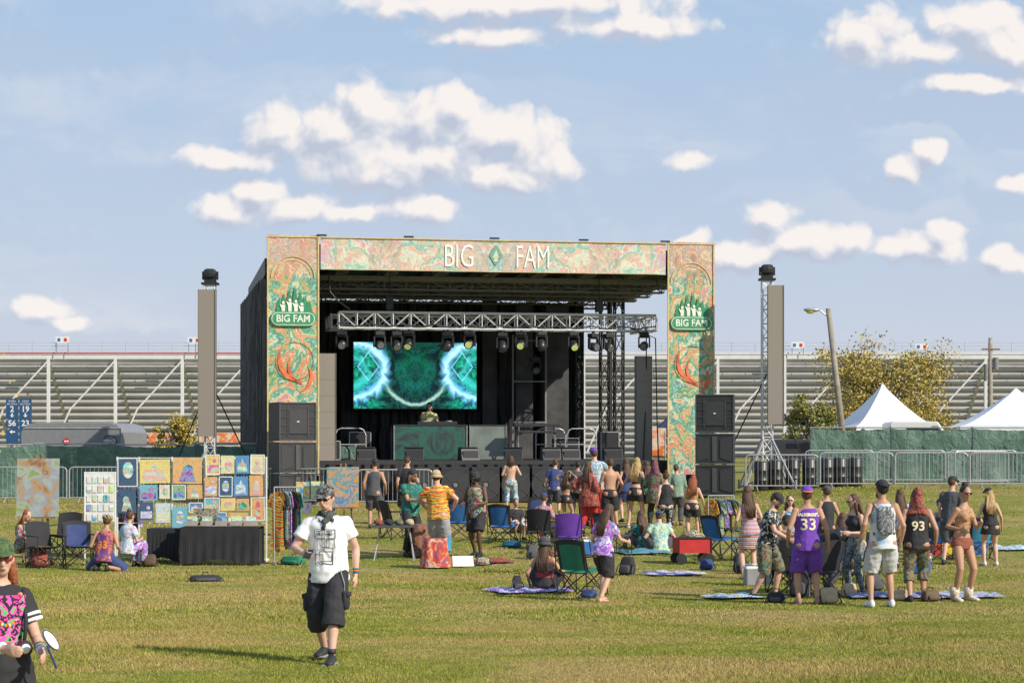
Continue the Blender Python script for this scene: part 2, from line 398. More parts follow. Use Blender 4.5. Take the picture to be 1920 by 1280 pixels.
for x in (.5,13.3): g=G(); g.box((x,.55,4.1),(.2,.2,7.4)); add(g,'support_column',black,st)
for x in (.9,13.): g=G(); g.box((x,10.6,4.1),(.15,.15,7.4)); add(g,'support_column',black,st)
def banner_mat(name,mirror=None,seed=0.,sc=1.,wash=.1):
    m,t,b,o=newmat(name); s=nd(t,'ShaderNodeSeparateXYZ',{0:o}); x=s.outputs[0]; z=s.outputs[2]
    if mirror is not None: x=ma(t,'ABSOLUTE',ma(t,'SUBTRACT',x,mirror))
    p=nd(t,'ShaderNodeCombineXYZ',{0:x,1:seed,2:z}).outputs[0]
    n=noi(t,p,.8*sc,2.5,1.3); n2=noi(t,p,3.2*sc,3,1.); n3=noi(t,vm(t,'ADD',p,(5.,3.,9.)),1.1*sc,2,1.)
    nn=ma(t,'ADD',.5,ma(t,'MULTIPLY',ma(t,'SUBTRACT',ma(t,'ADD',ma(t,'MULTIPLY',n,.68),ma(t,'MULTIPLY',n2,.32)),.5),2.2))
    if mirror is None:
        pal=[(.05,(.04,.20,.10)),(.2,(.08,.40,.26)),(.28,(.60,.58,.24)),(.34,(.55,.12,.10)),(.41,(.74,.32,.12)),(.46,(.16,.42,.14)),(.53,(.05,.20,.14)),(.60,(.12,.46,.42)),(.66,(.74,.62,.28)),(.73,(.68,.22,.12)),(.81,(.50,.22,.34)),(.9,(.20,.45,.18))]
    else:
        pal=[(.05,(.14,.46,.30)),(.2,(.38,.60,.48)),(.28,(.74,.70,.50)),(.34,(.66,.36,.34)),(.41,(.70,.44,.30)),(.46,(.35,.52,.26)),(.53,(.16,.38,.30)),(.60,(.30,.54,.56)),(.66,(.76,.68,.46)),(.73,(.68,.32,.24)),(.81,(.60,.35,.48)),(.9,(.4,.58,.4))]
    c=ramp(t,nn,pal)
    arab=ramp(t,n3,[(.36,(.42,.15,.11)),(.46,(.60,.29,.21)),(.5,(.72,.60,.36)),(.53,(.56,.26,.2)),(.62,(.56,.34,.33))])
    top=nd(t,'ShaderNodeMapRange',{0:z,1:7.1,2:7.8}).outputs[0]
    if mirror is None: c=mixc(t,ma(t,'MULTIPLY',top,.7),c,arab)
    else: c=mixc(t,ma(t,'MULTIPLY',ma(t,'GREATER_THAN',ma(t,'SINE',ma(t,'MULTIPLY',x,2.3)),.45),.45),c,arab)
    l=ma(t,'SINE',ma(t,'MULTIPLY',n,80.)); c=mixc(t,ma(t,'MULTIPLY',ma(t,'GREATER_THAN',l,.93),.5),c,(.85,.75,.5))
    l2=ma(t,'SINE',ma(t,'MULTIPLY',n2,44.)); c=mixc(t,ma(t,'MULTIPLY',ma(t,'GREATER_THAN',l2,.9),.3),c,(.06,.08,.06))
    c=mixc(t,wash,c,(.66,.62,.55))
    setc(t,b,c); b.inputs['Roughness'].default_value=.55; bumpn(t,b,noi(t,o,1.3,2,1.5),.3,.05); return m
bmH=banner_mat('banner_print_header',7.0,1.,1.5,.14); bmL=banner_mat('banner_print_side',None,4.,1.35,.08); gold=mk('gold_print',(.60,.46,.22),.8,.15,4); ringm=ptn('ring_print',[(.6,.12,.03),(.1,.3,.15),(.7,.5,.12)],3)
def sheet(g,x0,x1,z0,z1,y,nx=24,nz=6,amp=.025,sd=0.,m=0):
    vs=[];fs=[]
    for j in range(nz+1):
        for i in range(nx+1):
            x=x0+(x1-x0)*i/nx;z=z0+(z1-z0)*j/nz
            vs.append((x,y+amp*mnoise.noise(V((x*1.1+sd,z*1.3,sd))),z))
    for j in range(nz):
        for i in range(nx): a=j*(nx+1)+i; fs.append((a,a+1,a+nx+2,a+nx+1))
    g._a(vs,fs,m)
g=G(); sheet(g,1.62,12.38,7.52,8.5,0,48,5,.02); hb=add(g,'header_banner',bmH,st,label='printed header banner reading BIG FAM')
g=G(); g.box((7,-.03,8.5),(14.0,.02,.035)); g.box((7,-.025,7.54),(10.7,.01,.02)); add(g,'trim',gold,hb)
for x in (1.65,4.3,6.95,9.75,12.35): g=G(); g.box((x,-.04,8.56),(.3,.05,.05)); add(g,'clamp',black,hb)
g=G(); g.prism([(6.80,8.02),(6.90,8.25),(7,8.36),(7.10,8.25),(7.20,8.02),(7.1,7.84),(7,7.72),(6.9,7.84)],-.026,-.028,0); g.prism([(6.90,7.95),(7,8.22),(7.10,7.95)],-.03,-.032,1); g.prism([(6.92,7.85),(7,8.05),(7.08,7.85)],-.034,-.036,1); add(g,'crest_ornament',[mk('pale_green_print',(.16,.36,.24)),mk('pale_cream_print',(.6,.62,.48))],hb)
wl=mk('white_lettering',(.84,.86,.82),.7,.04)
me=textmesh('BIG',1.,.62,-.008,wl); link(me,'lettering',hb,loc=(5.85,-.030,7.97),label='white letters BIG')
me=textmesh('FAM',1.,.58,-.008,wl); link(me,'lettering',hb,loc=(8.15,-.030,7.97),label='white letters FAM')
def arc(g,cx,cz,r0,r1,a0,a1,y0,y1,m=0,n=24):
    for i in range(n):
        a=a0+(a1-a0)*i/n;b=a0+(a1-a0)*(i+1)/n
        g.prism([(cx+r0*math.cos(a),cz+r0*math.sin(a)),(cx+r1*math.cos(a),cz+r1*math.sin(a)),(cx+r1*math.cos(b),cz+r1*math.sin(b)),(cx+r0*math.cos(b),cz+r0*math.sin(b))],y0,y1,m)
for k,(xa,xb) in enumerate(((0.,1.58),(12.42,13.95))):
    cx=(xa+xb)/2; w_=(xb-xa)
    g=G(); sheet(g,xa,xb,1.3,8.55,-.02,10,44,.025,k*5.); sb=add(g,'side_banner',bmL,st,label='tall printed side banner with green family emblem')
    g=G()
    for x in (xa+.03,xb-.03): g.box((x,-.046,4.9),(.045,.004,7.2))
    g.box((cx,-.046,8.5),(w_,.004,.04))
    arc(g,cx,7.25,.64,.67,0,math.pi,-.046,-.048); arc(g,cx,7.25,.54,.555,0,math.pi,-.046,-.048)
    arc(g,cx+.05,4.75,.56,.585,0,2*math.pi,-.046,-.048,1)
    for (ox,oz,r_,a0,a1,wd_) in ((.3,4.85,.72,.85,1.5,.13),(.42,4.6,.55,.8,1.45,.09),(.05,4.3,.5,1.6,2.2,.10)):
        N=16
        for i in range(N):
            f0=i/N;f1=(i+1)/N; w0=wd_*math.sin(math.pi*f0)+.004; w1=wd_*math.sin(math.pi*f1)+.004; A0=math.pi*(a0+(a1-a0)*f0);A1=math.pi*(a0+(a1-a0)*f1)
            g.prism([(clamp(cx+ox+(r_-w0/2)*math.cos(A0),xa+.05,xb-.05),oz+(r_-w0/2)*math.sin(A0)),(clamp(cx+ox+(r_+w0/2)*math.cos(A0),xa+.05,xb-.05),oz+(r_+w0/2)*math.sin(A0)),(clamp(cx+ox+(r_+w1/2)*math.cos(A1),xa+.05,xb-.05),oz+(r_+w1/2)*math.sin(A1)),(clamp(cx+ox+(r_-w1/2)*math.cos(A1),xa+.05,xb-.05),oz+(r_-w1/2)*math.sin(A1))],-.047,-.05,2)
    add(g,'ornament',[gold,ringm,orange],sb)
    g=G(); zc=6.02
    for i,(dx,h) in enumerate(((-.42,.55),(-.28,.72),(-.12,.85),(.06,.95),(.22,.78),(.36,.66),(.48,.5))):
        for j in range(3):
            zb=zc+.12+h*j*.25; wj=.17*(1-j*.27); g.prism([(cx+dx-wj,zb),(cx+dx,zb+h*.42),(cx+dx+wj,zb)],-.055-.002*i-.0004*j,-.058-.002*i-.0004*j,0)
    g.box((cx,-.056,zc+.2),(1.,.01,.22),0)
    for i,(dx,h) in enumerate(((-.3,.34),(-.1,.42),(.08,.38),(.26,.3))):
        y=-.085; g.ell((cx+dx,y,zc+.14+h),(.045,.004,.05),10,6,1); g.prism([(cx+dx-.06,zc+.14+h-.06),(cx+dx+.06,zc+.14+h-.06),(cx+dx+.045,zc+.14),(cx+dx-.045,zc+.14)],y,y+.006,1)
        g.prism([(cx+dx-.11,zc+.14+h-.04),(cx+dx-.08,zc+.14+h-.03),(cx+dx-.03,zc+.14+h-.14),(cx+dx-.06,zc+.14+h-.16)],y-.002,y+.004,1)
    def caps(w,h,y,m):
        pts=[]
        for a in range(-90,91,15): pts.append((cx+w/2-h/2+h/2*math.cos(math.radians(a)),zc+h/2*math.sin(math.radians(a))))
        for a in range(90,271,15): pts.append((cx-w/2+h/2+h/2*math.cos(math.radians(a)),zc+h/2*math.sin(math.radians(a))))
        g.prism(pts,y,y+.005,m)
    caps(1.36,.44,-.09,0); caps(1.30,.38,-.094,1); caps(1.26,.34,-.098,0)
    gadd_text(g,'BIG FAM',.30,cx,-.102,zc,.92,.006,1)
    add(g,'emblem',[mk('emblem_green',(.04,.26,.12)),mk('emblem_cream',(.74,.76,.64))],sb)
for pts,r_ in (([(1.9,.5,7.4),(1.95,.5,6.9),(2.2,.5,6.6),(2.6,1,6.4)],.025),([(12.2,.5,7.4),(12.3,.5,7.0),(12.5,.5,7.2)],.02),([(11.5,1,5.9),(12.3,1,5.6),(12.35,1,3.),(12.4,1,DK)],.02),([(12.,1,5.9),(12.05,1.2,4),(11.9,1.,DK)],.02)): g=G(); g.tube(pts,r_); add(g,'cable',black,st)
# LED screen
m,t,b,o=newmat('led_image'); s=nd(t,'ShaderNodeSeparateXYZ',{0:o}); ax=ma(t,'ABSOLUTE',s.outputs[0]); z=s.outputs[2]
p=nd(t,'ShaderNodeCombineXYZ',{0:ax,2:z}).outputs[0]
def rad(cx,cz,sx=1.): return vm(t,'LENGTH',nd(t,'ShaderNodeCombineXYZ',{0:ma(t,'MULTIPLY',ma(t,'SUBTRACT',ax,cx),sx),2:ma(t,'SUBTRACT',z,cz)}).outputs[0])
r=rad(0.,.1)
n=noi(t,p,2.0,4,1.4,.6); fil=ma(t,'POWER',ma(t,'SUBTRACT',1.,ma(t,'MULTIPLY',ma(t,'ABSOLUTE',ma(t,'SUBTRACT',n,.5)),8.),0,True),2.)
nz_=ma(t,'MULTIPLY',ma(t,'SUBTRACT',n,.5),.5)
def band(d,w_): return ma(t,'POWER',ma(t,'SUBTRACT',1.,ma(t,'DIVIDE',ma(t,'ABSOLUTE',d),w_),0,True),1.5)
lobe=band(ma(t,'SUBTRACT',ma(t,'ADD',rad(2.25,.15,.8),nz_),.95),.28)          # curved bright bands
lobe2=band(ma(t,'SUBTRACT',ma(t,'ADD',rad(2.3,.15,.8),nz_),.55),.2)
side=nd(t,'ShaderNodeMapRange',{0:ax,1:.85,2:1.7}).outputs[0]
dl=band(ma(t,'SUBTRACT',ma(t,'ADD',ma(t,'ABSOLUTE',ma(t,'SUBTRACT',ax,1.62)),ma(t,'MULTIPLY',ma(t,'ABSOLUTE',ma(t,'SUBTRACT',z,.3)),.75)),.36),.045)
arcn=ma(t,'ADD',r,ma(t,'MULTIPLY',ma(t,'SUBTRACT',n,.5),.2)); arcb=ma(t,'MULTIPLY',band(ma(t,'SUBTRACT',arcn,1.08),.10),nd(t,'ShaderNodeMapRange',{0:z,1:-.15,2:-.6}).outputs[0])
inten=ma(t,'ADD',ma(t,'MULTIPLY',side,ma(t,'ADD',.10,ma(t,'MULTIPLY',fil,.7))),ma(t,'MULTIPLY',fil,.14))
col=ramp(t,noi(t,p,1.6,3,2.),[(.40,(.0,.36,.17)),(.52,(.02,.48,.36)),(.60,(.04,.42,.80)),(.68,(.01,.38,.20))])
c1=mixc(t,inten,(.002,.010,.011),col)
c1=mixc(t,ma(t,'MULTIPLY',lobe,.95),c1,(.16,.62,.95)); c1=mixc(t,ma(t,'MULTIPLY',lobe2,.7),c1,(.05,.62,.52))
c1=mixc(t,ma(t,'MULTIPLY',ma(t,'POWER',lobe,3.),.8),c1,(.6,.9,1.))
c1=mixc(t,ma(t,'MULTIPLY',dl,.75),c1,(.25,.75,.95)); c1=mixc(t,ma(t,'MULTIPLY',arcb,.8),c1,(.45,.75,.62))
cr_=ma(t,'MULTIPLY',ma(t,'POWER',noi(t,p,11,3,2.5),3.),band(ma(t,'SUBTRACT',r,.45),.45)); c1=mixc(t,cr_,c1,(.0,.5,.25))
setc(t,b,mixc(t,1.,c1,(.2,.2,.2),'MULTIPLY')); t.links.new(c1,b.inputs['Emission Color']); b.inputs['Emission Strength'].default_value=1.5; b.inputs['Roughness'].default_value=.5
led=root('led_screen','large stage video screen showing teal symmetrical swirl pattern','screen',S_(5.46,7.5,4.6),SA)
g=G(); g.box((0,.06,0),(4.3,.1,2.32)); add(g,'housing',black,led); g=G(); g._a([(-2.12,-.005,-1.13),(2.12,-.005,-1.13),(2.12,-.005,1.13),(-2.12,-.005,1.13)],[(0,1,2,3)]); add(g,'display',m,led)
for x in (-1.6,0,1.6): g=G(); g.bar((x,.1,1.16),(x,.1,2.7),.05); add(g,'hanging_bar',black,led)
boothm=ptn('booth_green',[(.03,.05,.045),(.03,.12,.09),(.04,.07,.065),(.02,.04,.04)],1.2,2.5,rough=.25,fold=.1)
def booth(s0,s1,mat,label):
    e=root('dj_booth',label,'table',S_((s0+s1)/2,3.5,DK),SA); w_=s1-s0
    g=G(); g.box((0,0,.55),(w_-.03,.03,1.07)); add(g,'front_panel',mat,e)
    g=G(); g.box((0,.4,1.12),(w_,.86,.04)); add(g,'table_top',black,e)
    for x in (-w_/2+.03,w_/2-.03):
        for y in(-.02,.75): g=G(); g.box((x,y,.55),(.04,.05,1.1)); add(g,'leg',grey,e)
booth(4.23,6.66,boothm,'long booth with dark glossy green front panel'); booth(6.7,7.95,mk('booth_grey',(.17,.20,.18),.35,.3,1.5),'booth with pale grey green front panel')
e=root('mixer_deck','black music controller on the booth','mixer',S_(5.7,3.9,DK+1.14),SA); g=G(); g.box((0,0,.05),(1.3,.4,.1)); add(g,'casing',black,e,bev=.01)
for x in(-.4,.4): g=G(); g.cyl((x,0,.1),(x,0,.13),.14,20); add(g,'jog_wheel',steel,e)
e=root('keyboard_stand','keyboard on black stand with thin legs','keyboard',S_(8.8,2.8,DK),SA); g=G(); g.box((0,0,1.12),(1.5,.35,.1)); g.box((0,0,.9),(1.3,.3,.08)); add(g,'keyboard',black,e,bev=.01)
g=G()
for x in(-.6,.6): g.bar((x,-.15,0),(x,.15,1.08),.035); g.bar((x,.15,0),(x,-.15,1.08),.035)
add(g,'stand',grey,e)
for (s,tt) in ((2.9,4.),(9.6,4.5),(10.6,4.3)):
    e=root('guard_rail','bent steel guard hoop on the stage deck','railing',S_(s,tt,DK),SA,'guard hoops on the stage'); g=G(); g.tube([(-.5,0,0),(-.5,0,.8),(-.42,0,.97),(-.3,0,1.02),(.3,0,1.02),(.42,0,.97),(.5,0,.8),(.5,0,0)],.022); add(g,'hoop',steel,e); g=G(); g.bar((-.5,0,.5),(.5,0,.5),.03); add(g,'mid_rail',steel,e)
lt=root('lighting_truss','silver aluminium lighting truss hanging under the stage roof','truss',S_(2.3,1.6,6.1),SA)
g=G(); g.truss((0,0,0),(10.1,0,0),.5,.55,.032,.02); add(g,'main_span',alu,lt)
g=G()
for x in (0,10.1): g.truss((x,.3,0),(x,2.4,0),.4,.5,.028,.016)
g.truss((.0,2.4,.1),(10.1,2.4,.1),.4,.5,.028,.016); add(g,'rear_span',alu,lt)
for x in (1.6,8.3):
    g=G(); g.cyl((x,.0,.3),(x,0,1.4),.015); g.box((x,0,.55),(.22,.22,.4)); g.cyl((x-.1,0,.3),(x,0,.8),.015); add(g,'chain_hoist',black,lt)
g=G(); g.tube([(0,-.28,-.1)]+[(i*.5,-.28,-.12-.08*(i%2)) for i in range(1,20)]+[(10.1,-.28,-.1)],.02); add(g,'cable',black,lt)
def moving_head(loc,rz,tilt,label,lit=False):
    e=root('stage_light',label,'spotlight',loc,rz,'moving head lights on the truss')
    g=G(); g.box((0,0,-.06),(.3,.24,.12)); g.box((0,0,.02),(.06,.1,.1)); add(g,'base',black,e,bev=.01)
    g=G(); g.box((0,0,-.15),(.34,.1,.05)); g.box((-.17,0,-.32),(.04,.1,.34)); g.box((.17,0,-.32),(.04,.1,.34)); add(g,'yoke',black,e)
    Mx=Matrix.Rotation(tilt,4,'X'); c=V((0,0,-.42))
    g=G(); a=Mx@V((0,.16,.0)); d=Mx@V((0,-.17,0)); g.tube([c+a,c+a*.6,c+d*.3,c+d],[.09,.13,.14,.135],16); add(g,'head',mk('fixture_black',(.03,.03,.034),.35),e,True)
    g=G(); g.cyl(c+d*1.0,c+d*1.04,.105,16); add(g,'lens',mk('lens_lit',(.40,.45,.14),.2,emit=.7) if lit else mk('lens_glass',(.25,.27,.28),.1,metal=.5),e)
for u,lit in ((640,0),(710,0),(742,0),(765,1),(838,0),(879,1),(940,0),(975,1),(1013,0),(1073,1),(1110,0),(1138,0),(1205,0)):
    k=(u-960)/F; s=(7.39+.28+k*61.58)/(.985-k*.1736)
    moving_head(S_(s,1.4,5.8-(0 if u%2 else .05)),SA+R.uniform(-.5,.5),R.uniform(.1,1.3),'black moving head light hanging from the truss',lit)
moving_head(S_(9.4,6.2,5.2),SA,.3,'black moving head light hung lower at the back of the stage')
def col_panel(loc,rz,w_,h,label):
    e=root('column_panel',label,'light panel',loc,rz,'tall taupe column panels')
    g=G(); g.box((0,0,h/2),(w_,.16,h)); add(g,'housing',taupe,e)
    g=G()
    for x in (-w_/2+.012,w_/2-.012): g.box((x,-.09,h/2),(.02,.02,h))
    for i in range(1,int(h/.5)): g.box((0,-.083,i*.5),(w_-.05,.006,.008))
    add(g,'edge',mk('panel_edge',(.2,.175,.15)),e); return e
col_panel(S_(1.92,1.2,DK),SA,.54,3.3,'tall narrow taupe light panel standing on the deck'); col_panel(S_(11.95,1.2,DK),SA,.54,3.3,'tall narrow taupe light panel standing on the deck')
def tower(u,D,vt,vb,ut,label,lw):
    x=(u-960)*D/F; z0=float(gz(x,D)); e=root('light_tower',label,'lighting tower',(x,D,z0),0)
    zt=P(u,vt,D).z-z0; zb=P(u,vb,D).z-z0; mx=(ut-u)*D/F
    g=G(); g.truss((mx,.25,.3),(mx,.25,zt+.15),.3,.45,.025,.014); add(g,'mast',alu,e)
    g=G(); g.box((0,-.02,(zt+zb)/2),(lw,.16,zt-zb)); add(g,'panel',taupe,e)
    for sx in (-1,1): g=G(); g.box((sx*(lw/2-.01),-.11,(zt+zb)/2),(.02,.02,zt-zb)); add(g,'edge',MATS['panel_edge'],e)
    for a in (45,135,225,315):
        g=G(); c,s=math.cos(math.radians(a)),math.sin(math.radians(a)); g.bar((mx+c*.15,.25+s*.15,1.6),(mx+c*1.1,.25+s*1.1,.05),.06); g.bar((mx+c*.15,.25+s*.15,.3),(mx+c*1.1,.25+s*1.1,.05),.06); g.cyl((mx+c*1.1,.25+s*1.1,0),(mx+c*1.1,.25+s*1.1,.3),.03)
        add(g,'outrigger',steel,e)
    g=G(); g.box((mx,.25,zt+.2),(.5,.45,.06)); g.box((mx,.25,zt+.32),(.34,.3,.16)); g.ell((mx,.2,zt+.5),(.2,.2,.16),12,8,0,None,.6); g.box((mx+.22,.25,zt+.45),(.05,.1,.25)); g.box((mx-.22,.25,zt+.45),(.05,.1,.25)); add(g,'top_light',black,e)
    for sx,y in((-1.6,.8),(1.6,1.2)): g=G(); g.cyl((mx,.25,zt*.57),(mx+sx,y,.1),.02); add(g,'guy_strap',black,e)
tower(388.5,61,543,818,392,'truss lighting tower with tall taupe panel and black light on top',.54)
tower(1454,61,535,795,1440,'truss lighting tower with tall taupe panel and outrigger legs',.50)
cab=mk('cabinet_black',(.022,.022,.024),.5,.2); grl,t_,b_,o_=newmat('grille')
setc(t_,b_,ramp(t_,noi(t_,o_,60,2),[(.35,(.022,.022,.024)),(.65,(.045,.045,.048))])); edge=mk('cabinet_edge',(.062,.062,.066),.5)
def pa_box(kind,wd,dp,h):
    e=root('loudspeaker','x','loudspeaker',(0,0,0),0,'stacked loudspeakers beside the stage')
    g=G(); g.box((0,0,h/2),(wd,dp,h-.02)); add(g,'cabinet',cab,e,bev=.012)
    g=G(); y=-dp/2-.012
    g.box((0,y,h-.03),(wd,.03,.035)); g.box((0,y,.03),(wd,.03,.035)); g.box((-wd/2+.02,y,h/2),(.035,.03,h-.06)); g.box((wd/2-.02,y,h/2),(.035,.03,h-.06)); add(g,'front_frame',edge,e)
    if kind=='horn':
        g=G(); g.box((0,y-.01,h/2),(wd*.48,.02,h*.62)); add(g,'grille',grl,e)
        for sx in (-1,1):
            g=G(); g.bar((sx*wd*.27,y,h*.13),(sx*wd*.27,y,h*.87),.03)
            for i in range(4): g.box((sx*wd*.37,y,h*(.2+.2*i)),(wd*.16,.025,.015))
            add(g,'horn_wing',edge,e)
        g=G(); g.box((0,y-.02,h/2),(.07,.01,.03)); add(g,'badge',white,e)
    else:
        for sx in (-1,1): g=G(); g.prism([(sx*wd*.45,h*.08),(sx*wd*.14,h*.2),(sx*wd*.14,h*.8),(sx*wd*.45,h*.92)],y+.005,y-.01); add(g,'grille',grl,e)
        g=G(); g.box((0,y,h/2),(wd*.12,.03,h*.8)); add(g,'port_divider',edge,e)
    return e
pa=pa_box('horn',1.15,.95,1.15); pb=pa_box('sub',1.15,.95,.92)
def stack(u,v,D,rz,seq):
    b0=P(u,v,D); b0.z=float(gz(b0.x,D))+.04; z=b0.z
    out=[]
    for k,h in seq:
        out.append((k,V((b0.x,b0.y,z)),rz)); z+=h+.012
    return out
jobs=stack(548,905,58.6,math.radians(26),[(pb,.92),(pb,.92),(pa,1.15)])+stack(1341,905,59.6,math.radians(-8),[(pb,.92),(pb,.92),(pa,1.15)])
used=set()
for k,l,rz in jobs:
    lab='black horn loudspeaker on top of the stack' if k is pa else 'black subwoofer cabinet in the speaker stack'
    if k.name in used: dup(k,l,rz,lab)
    else: k.location=l; k.rotation_euler=(0,0,rz); k['label']=lab; used.add(k.name)
for i in range(7):
    s=4.7+i*.93
    if i==0:
        e=root('subwoofer','black square subwoofer in front of the stage','loudspeaker',(0,0,0),SA,'subwoofers along the stage front')
        g=G(); g.box((0,0,.55),(.86,.8,1.06)); add(g,'cabinet',cab,e,bev=.015)
        g=G(); arc(g,0,.55,.1,.42,0,2*math.pi,-.405,-.42,0,28); add(g,'cone_grille',grl,e)
        g=G(); arc(g,0,.55,.42,.44,0,2*math.pi,-.41,-.43,0,28)
        for a in (45,135,225,315): c,s2=math.cos(math.radians(a)),math.sin(math.radians(a)); g.bar((c*.12,-.425,.55+s2*.12),(c*.58,-.425,.55+s2*.58*.8),.015)
        add(g,'rim',edge,e); g=G(); g.cyl((0,-.41,.55),(0,-.435,.55),.07,20); add(g,'badge',mk('badge_grey',(.15,.15,.15)),e); sb_=e
    q=S_(s,-.35,0); q.z=float(gz(q.x,q.y))+.0
    if i==0: sb_.location=q
    else: dup(sb_,q,SA)
wd_=None
for (s,tt) in ((3.1,1.),(4.6,1.),(6.3,.9),(7.7,.9),(8.9,.9),(9.6,1.3),(10.9,.9)):
    if wd_ is None:
        e=root('stage_monitor','black wedge monitor speaker on the stage edge','loudspeaker',S_(s,tt,DK),SA,'wedge monitors on the stage')
        g=G(); g._a([(-.3,-.2,0),(.3,-.2,0),(.3,.25,0),(-.3,.25,0),(-.3,-.1,.36),(.3,-.1,.36),(.3,.15,.42),(-.3,.15,.42)],[(0,1,2,3),(0,4,5,1),(1,5,6,2),(2,6,7,3),(3,7,4,0),(4,7,6,5)]); add(g,'cabinet',cab,e,bev=.01)
        g=G(); g.box((0,.02,.405),(.5,.2,.02)); g.box((0,-.17,.18),(.5,.02,.24)); add(g,'grille',grl,e); wd_=e
    else: dup(wd_,S_(s,tt,DK),SA+R.uniform(-.3,.3))
for (s,tt,w_,h) in ((3.3,5.2,.7,.9),(10.2,5.,.8,.7),(11.3,3.4,.6,.9),(2.2,3.,.5,.6)):
    e=root('flight_case','black equipment case with metal edges on the stage','case',S_(s,tt,DK),SA,'flight cases on the stage'); g=G(); g.box((0,0,h/2),(w_,.6,h)); add(g,'shell',cab,e); g=G()
    for x in(-w_/2,w_/2): g.box((x,-.3,h/2),(.03,.03,h))
    for z_ in(.01,h): g.box((0,-.3,z_),(w_,.03,.03))
    add(g,'corner_edge',steel,e)
e=root('stage_stairs','black steel stairs with handrail up to the deck','stairs',S_(12.8,2.2,.75),SA); g=G()
for i in range(6): g.box((.1+i*.22,0,.95-i*.17),(.25,.9,.04))
add(g,'tread',grey,e)
for y in (-.45,.45): g=G(); g.tube([(0,y,.0),(0,y,1.9),(1.3,y,.95),(1.3,y,0)],.025); g.bar((0,y,.95),(1.3,y,.02),.05); add(g,'handrail',steel,e)
# ---------------------------------------------------------------- fences
fab,t_,b_,o_=newmat('green_windscreen'); setc(t_,b_,ramp(t_,noi(t_,o_,1.7,5,1.,.6),[(.3,(.055,.115,.085)),(.5,(.10,.18,.14)),(.7,(.16,.25,.20))])); b_.inputs['Roughness'].default_value=.7; bumpn(t_,b_,noi(t_,o_,2.5,3,1.5),.8,.1)
def wscreen(x,y,L,h,rz):
    z=float(gz(x,y)); e=root('screened_fence','fence panel covered in green mesh windscreen','fence',(x,y,z),rz,'green screened fence panels')
    g=G(); vs=[];fs=[];nx_=24;nz_=5
    for j in range(nz_+1):
        for i in range(nx_+1):
            a=i/nx_; zz=.02+(h-.02-.06*math.sin(a*math.pi)*(1 if j==nz_ else 0)-.02*abs(math.sin(a*19)))*j/nz_
            vs.append((a*L,-.06+.05*mnoise.noise(V((a*L*2+x,zz*1.5,y))),zz))
    for j in range(nz_):
        for i in range(nx_): a=j*(nx_+1)+i; fs.append((a,a+1,a+nx_+2,a+nx_+1))
    g._a(vs,fs); add(g,'windscreen',fab,e)
    g=G()
    for i in range(2): g.cyl((i*L,0,0),(i*L,0,h+.05),.025)
    g.cyl((0,0,h+.02),(L,0,h+.02),.02); add(g,'frame',steel,e)
for i in range(5): wscreen(-18.2+i*2.62,65,2.62,1.68+.03*(i%2),0)
for i in range(4): wscreen(9.9+i*2.62,66-.3*i,2.6,1.78,-.1)
bar=root('crowd_barricade','x','barricade',(0,0,0),0,'steel crowd barricades'); L=2.2
g=G(); g.tube([(0.02,0,.15),(.02,0,1.0),(.06,0,1.07),(.14,0,1.1),(L-.14,0,1.1),(L-.06,0,1.07),(L-.02,0,1.),(L-.02,0,.15)],.021); g.cyl((.02,0,.18),(L-.02,0,.18),.018); add(g,'frame',steel,bar)
g=G()
for i in range(1,17): g.cyl((i*L/17,0,.18),(i*L/17,0,1.09),.0065,6)
add(g,'infill_bars',steel,bar)
for x in (.35,L-.35): g=G(); g.tube([(x,-.3,.02),(x,-.22,.06),(x,0,.17),(x,.22,.06),(x,.3,.02)],.016); add(g,'foot',steel,bar)
first=True
def bpos(x,y,rz):
    global first
    q=V((x,y,float(gz(x+1.1*math.cos(rz),y)))); lab='galvanised steel crowd barricade standing on the grass'
    if first: bar.location=q; bar.rotation_euler=(0,0,rz); bar['label']=lab; first=False
    else: dup(bar,q,rz,lab)
for i in range(4): bpos(-15.6+i*2.24,60,0.)
bpos(-7.35,58.6,-.3); bpos(-4.5,57.8,.05)
for i in range(4): bpos(6.95+i*2.22,59.4-.05*i,0.)
for i in range(3): bpos(9.2+i*2.25,62.6,.02)
bpos(13.6,61.2,.5)
dr=None
for i in range(7):
    x=7.6+i*.5+R.uniform(-.05,.05); y=61.+R.uniform(-.3,.4); q=V((x,y,float(gz(x,y))))
    if dr is None:
        dr=root('black_drum','black plastic drum behind the barricade','drum',q,0,'black drums'); g=G(); g.tube([(0,0,0),(0,0,.05),(0,0,.3),(0,0,.32),(0,0,.34),(0,0,.6),(0,0,.62),(0,0,.64),(0,0,.86),(0,0,.9)],[.2,.22,.22,.235,.22,.22,.235,.22,.22,.19],18); add(g,'barrel',mk('drum_black',(.025,.025,.028),.4),dr,True); g=G(); g.cyl((0,0,.9),(0,0,.925),.17,18); add(g,'lid',grey,dr)
    else: dup(dr,q,R.uniform(0,3))
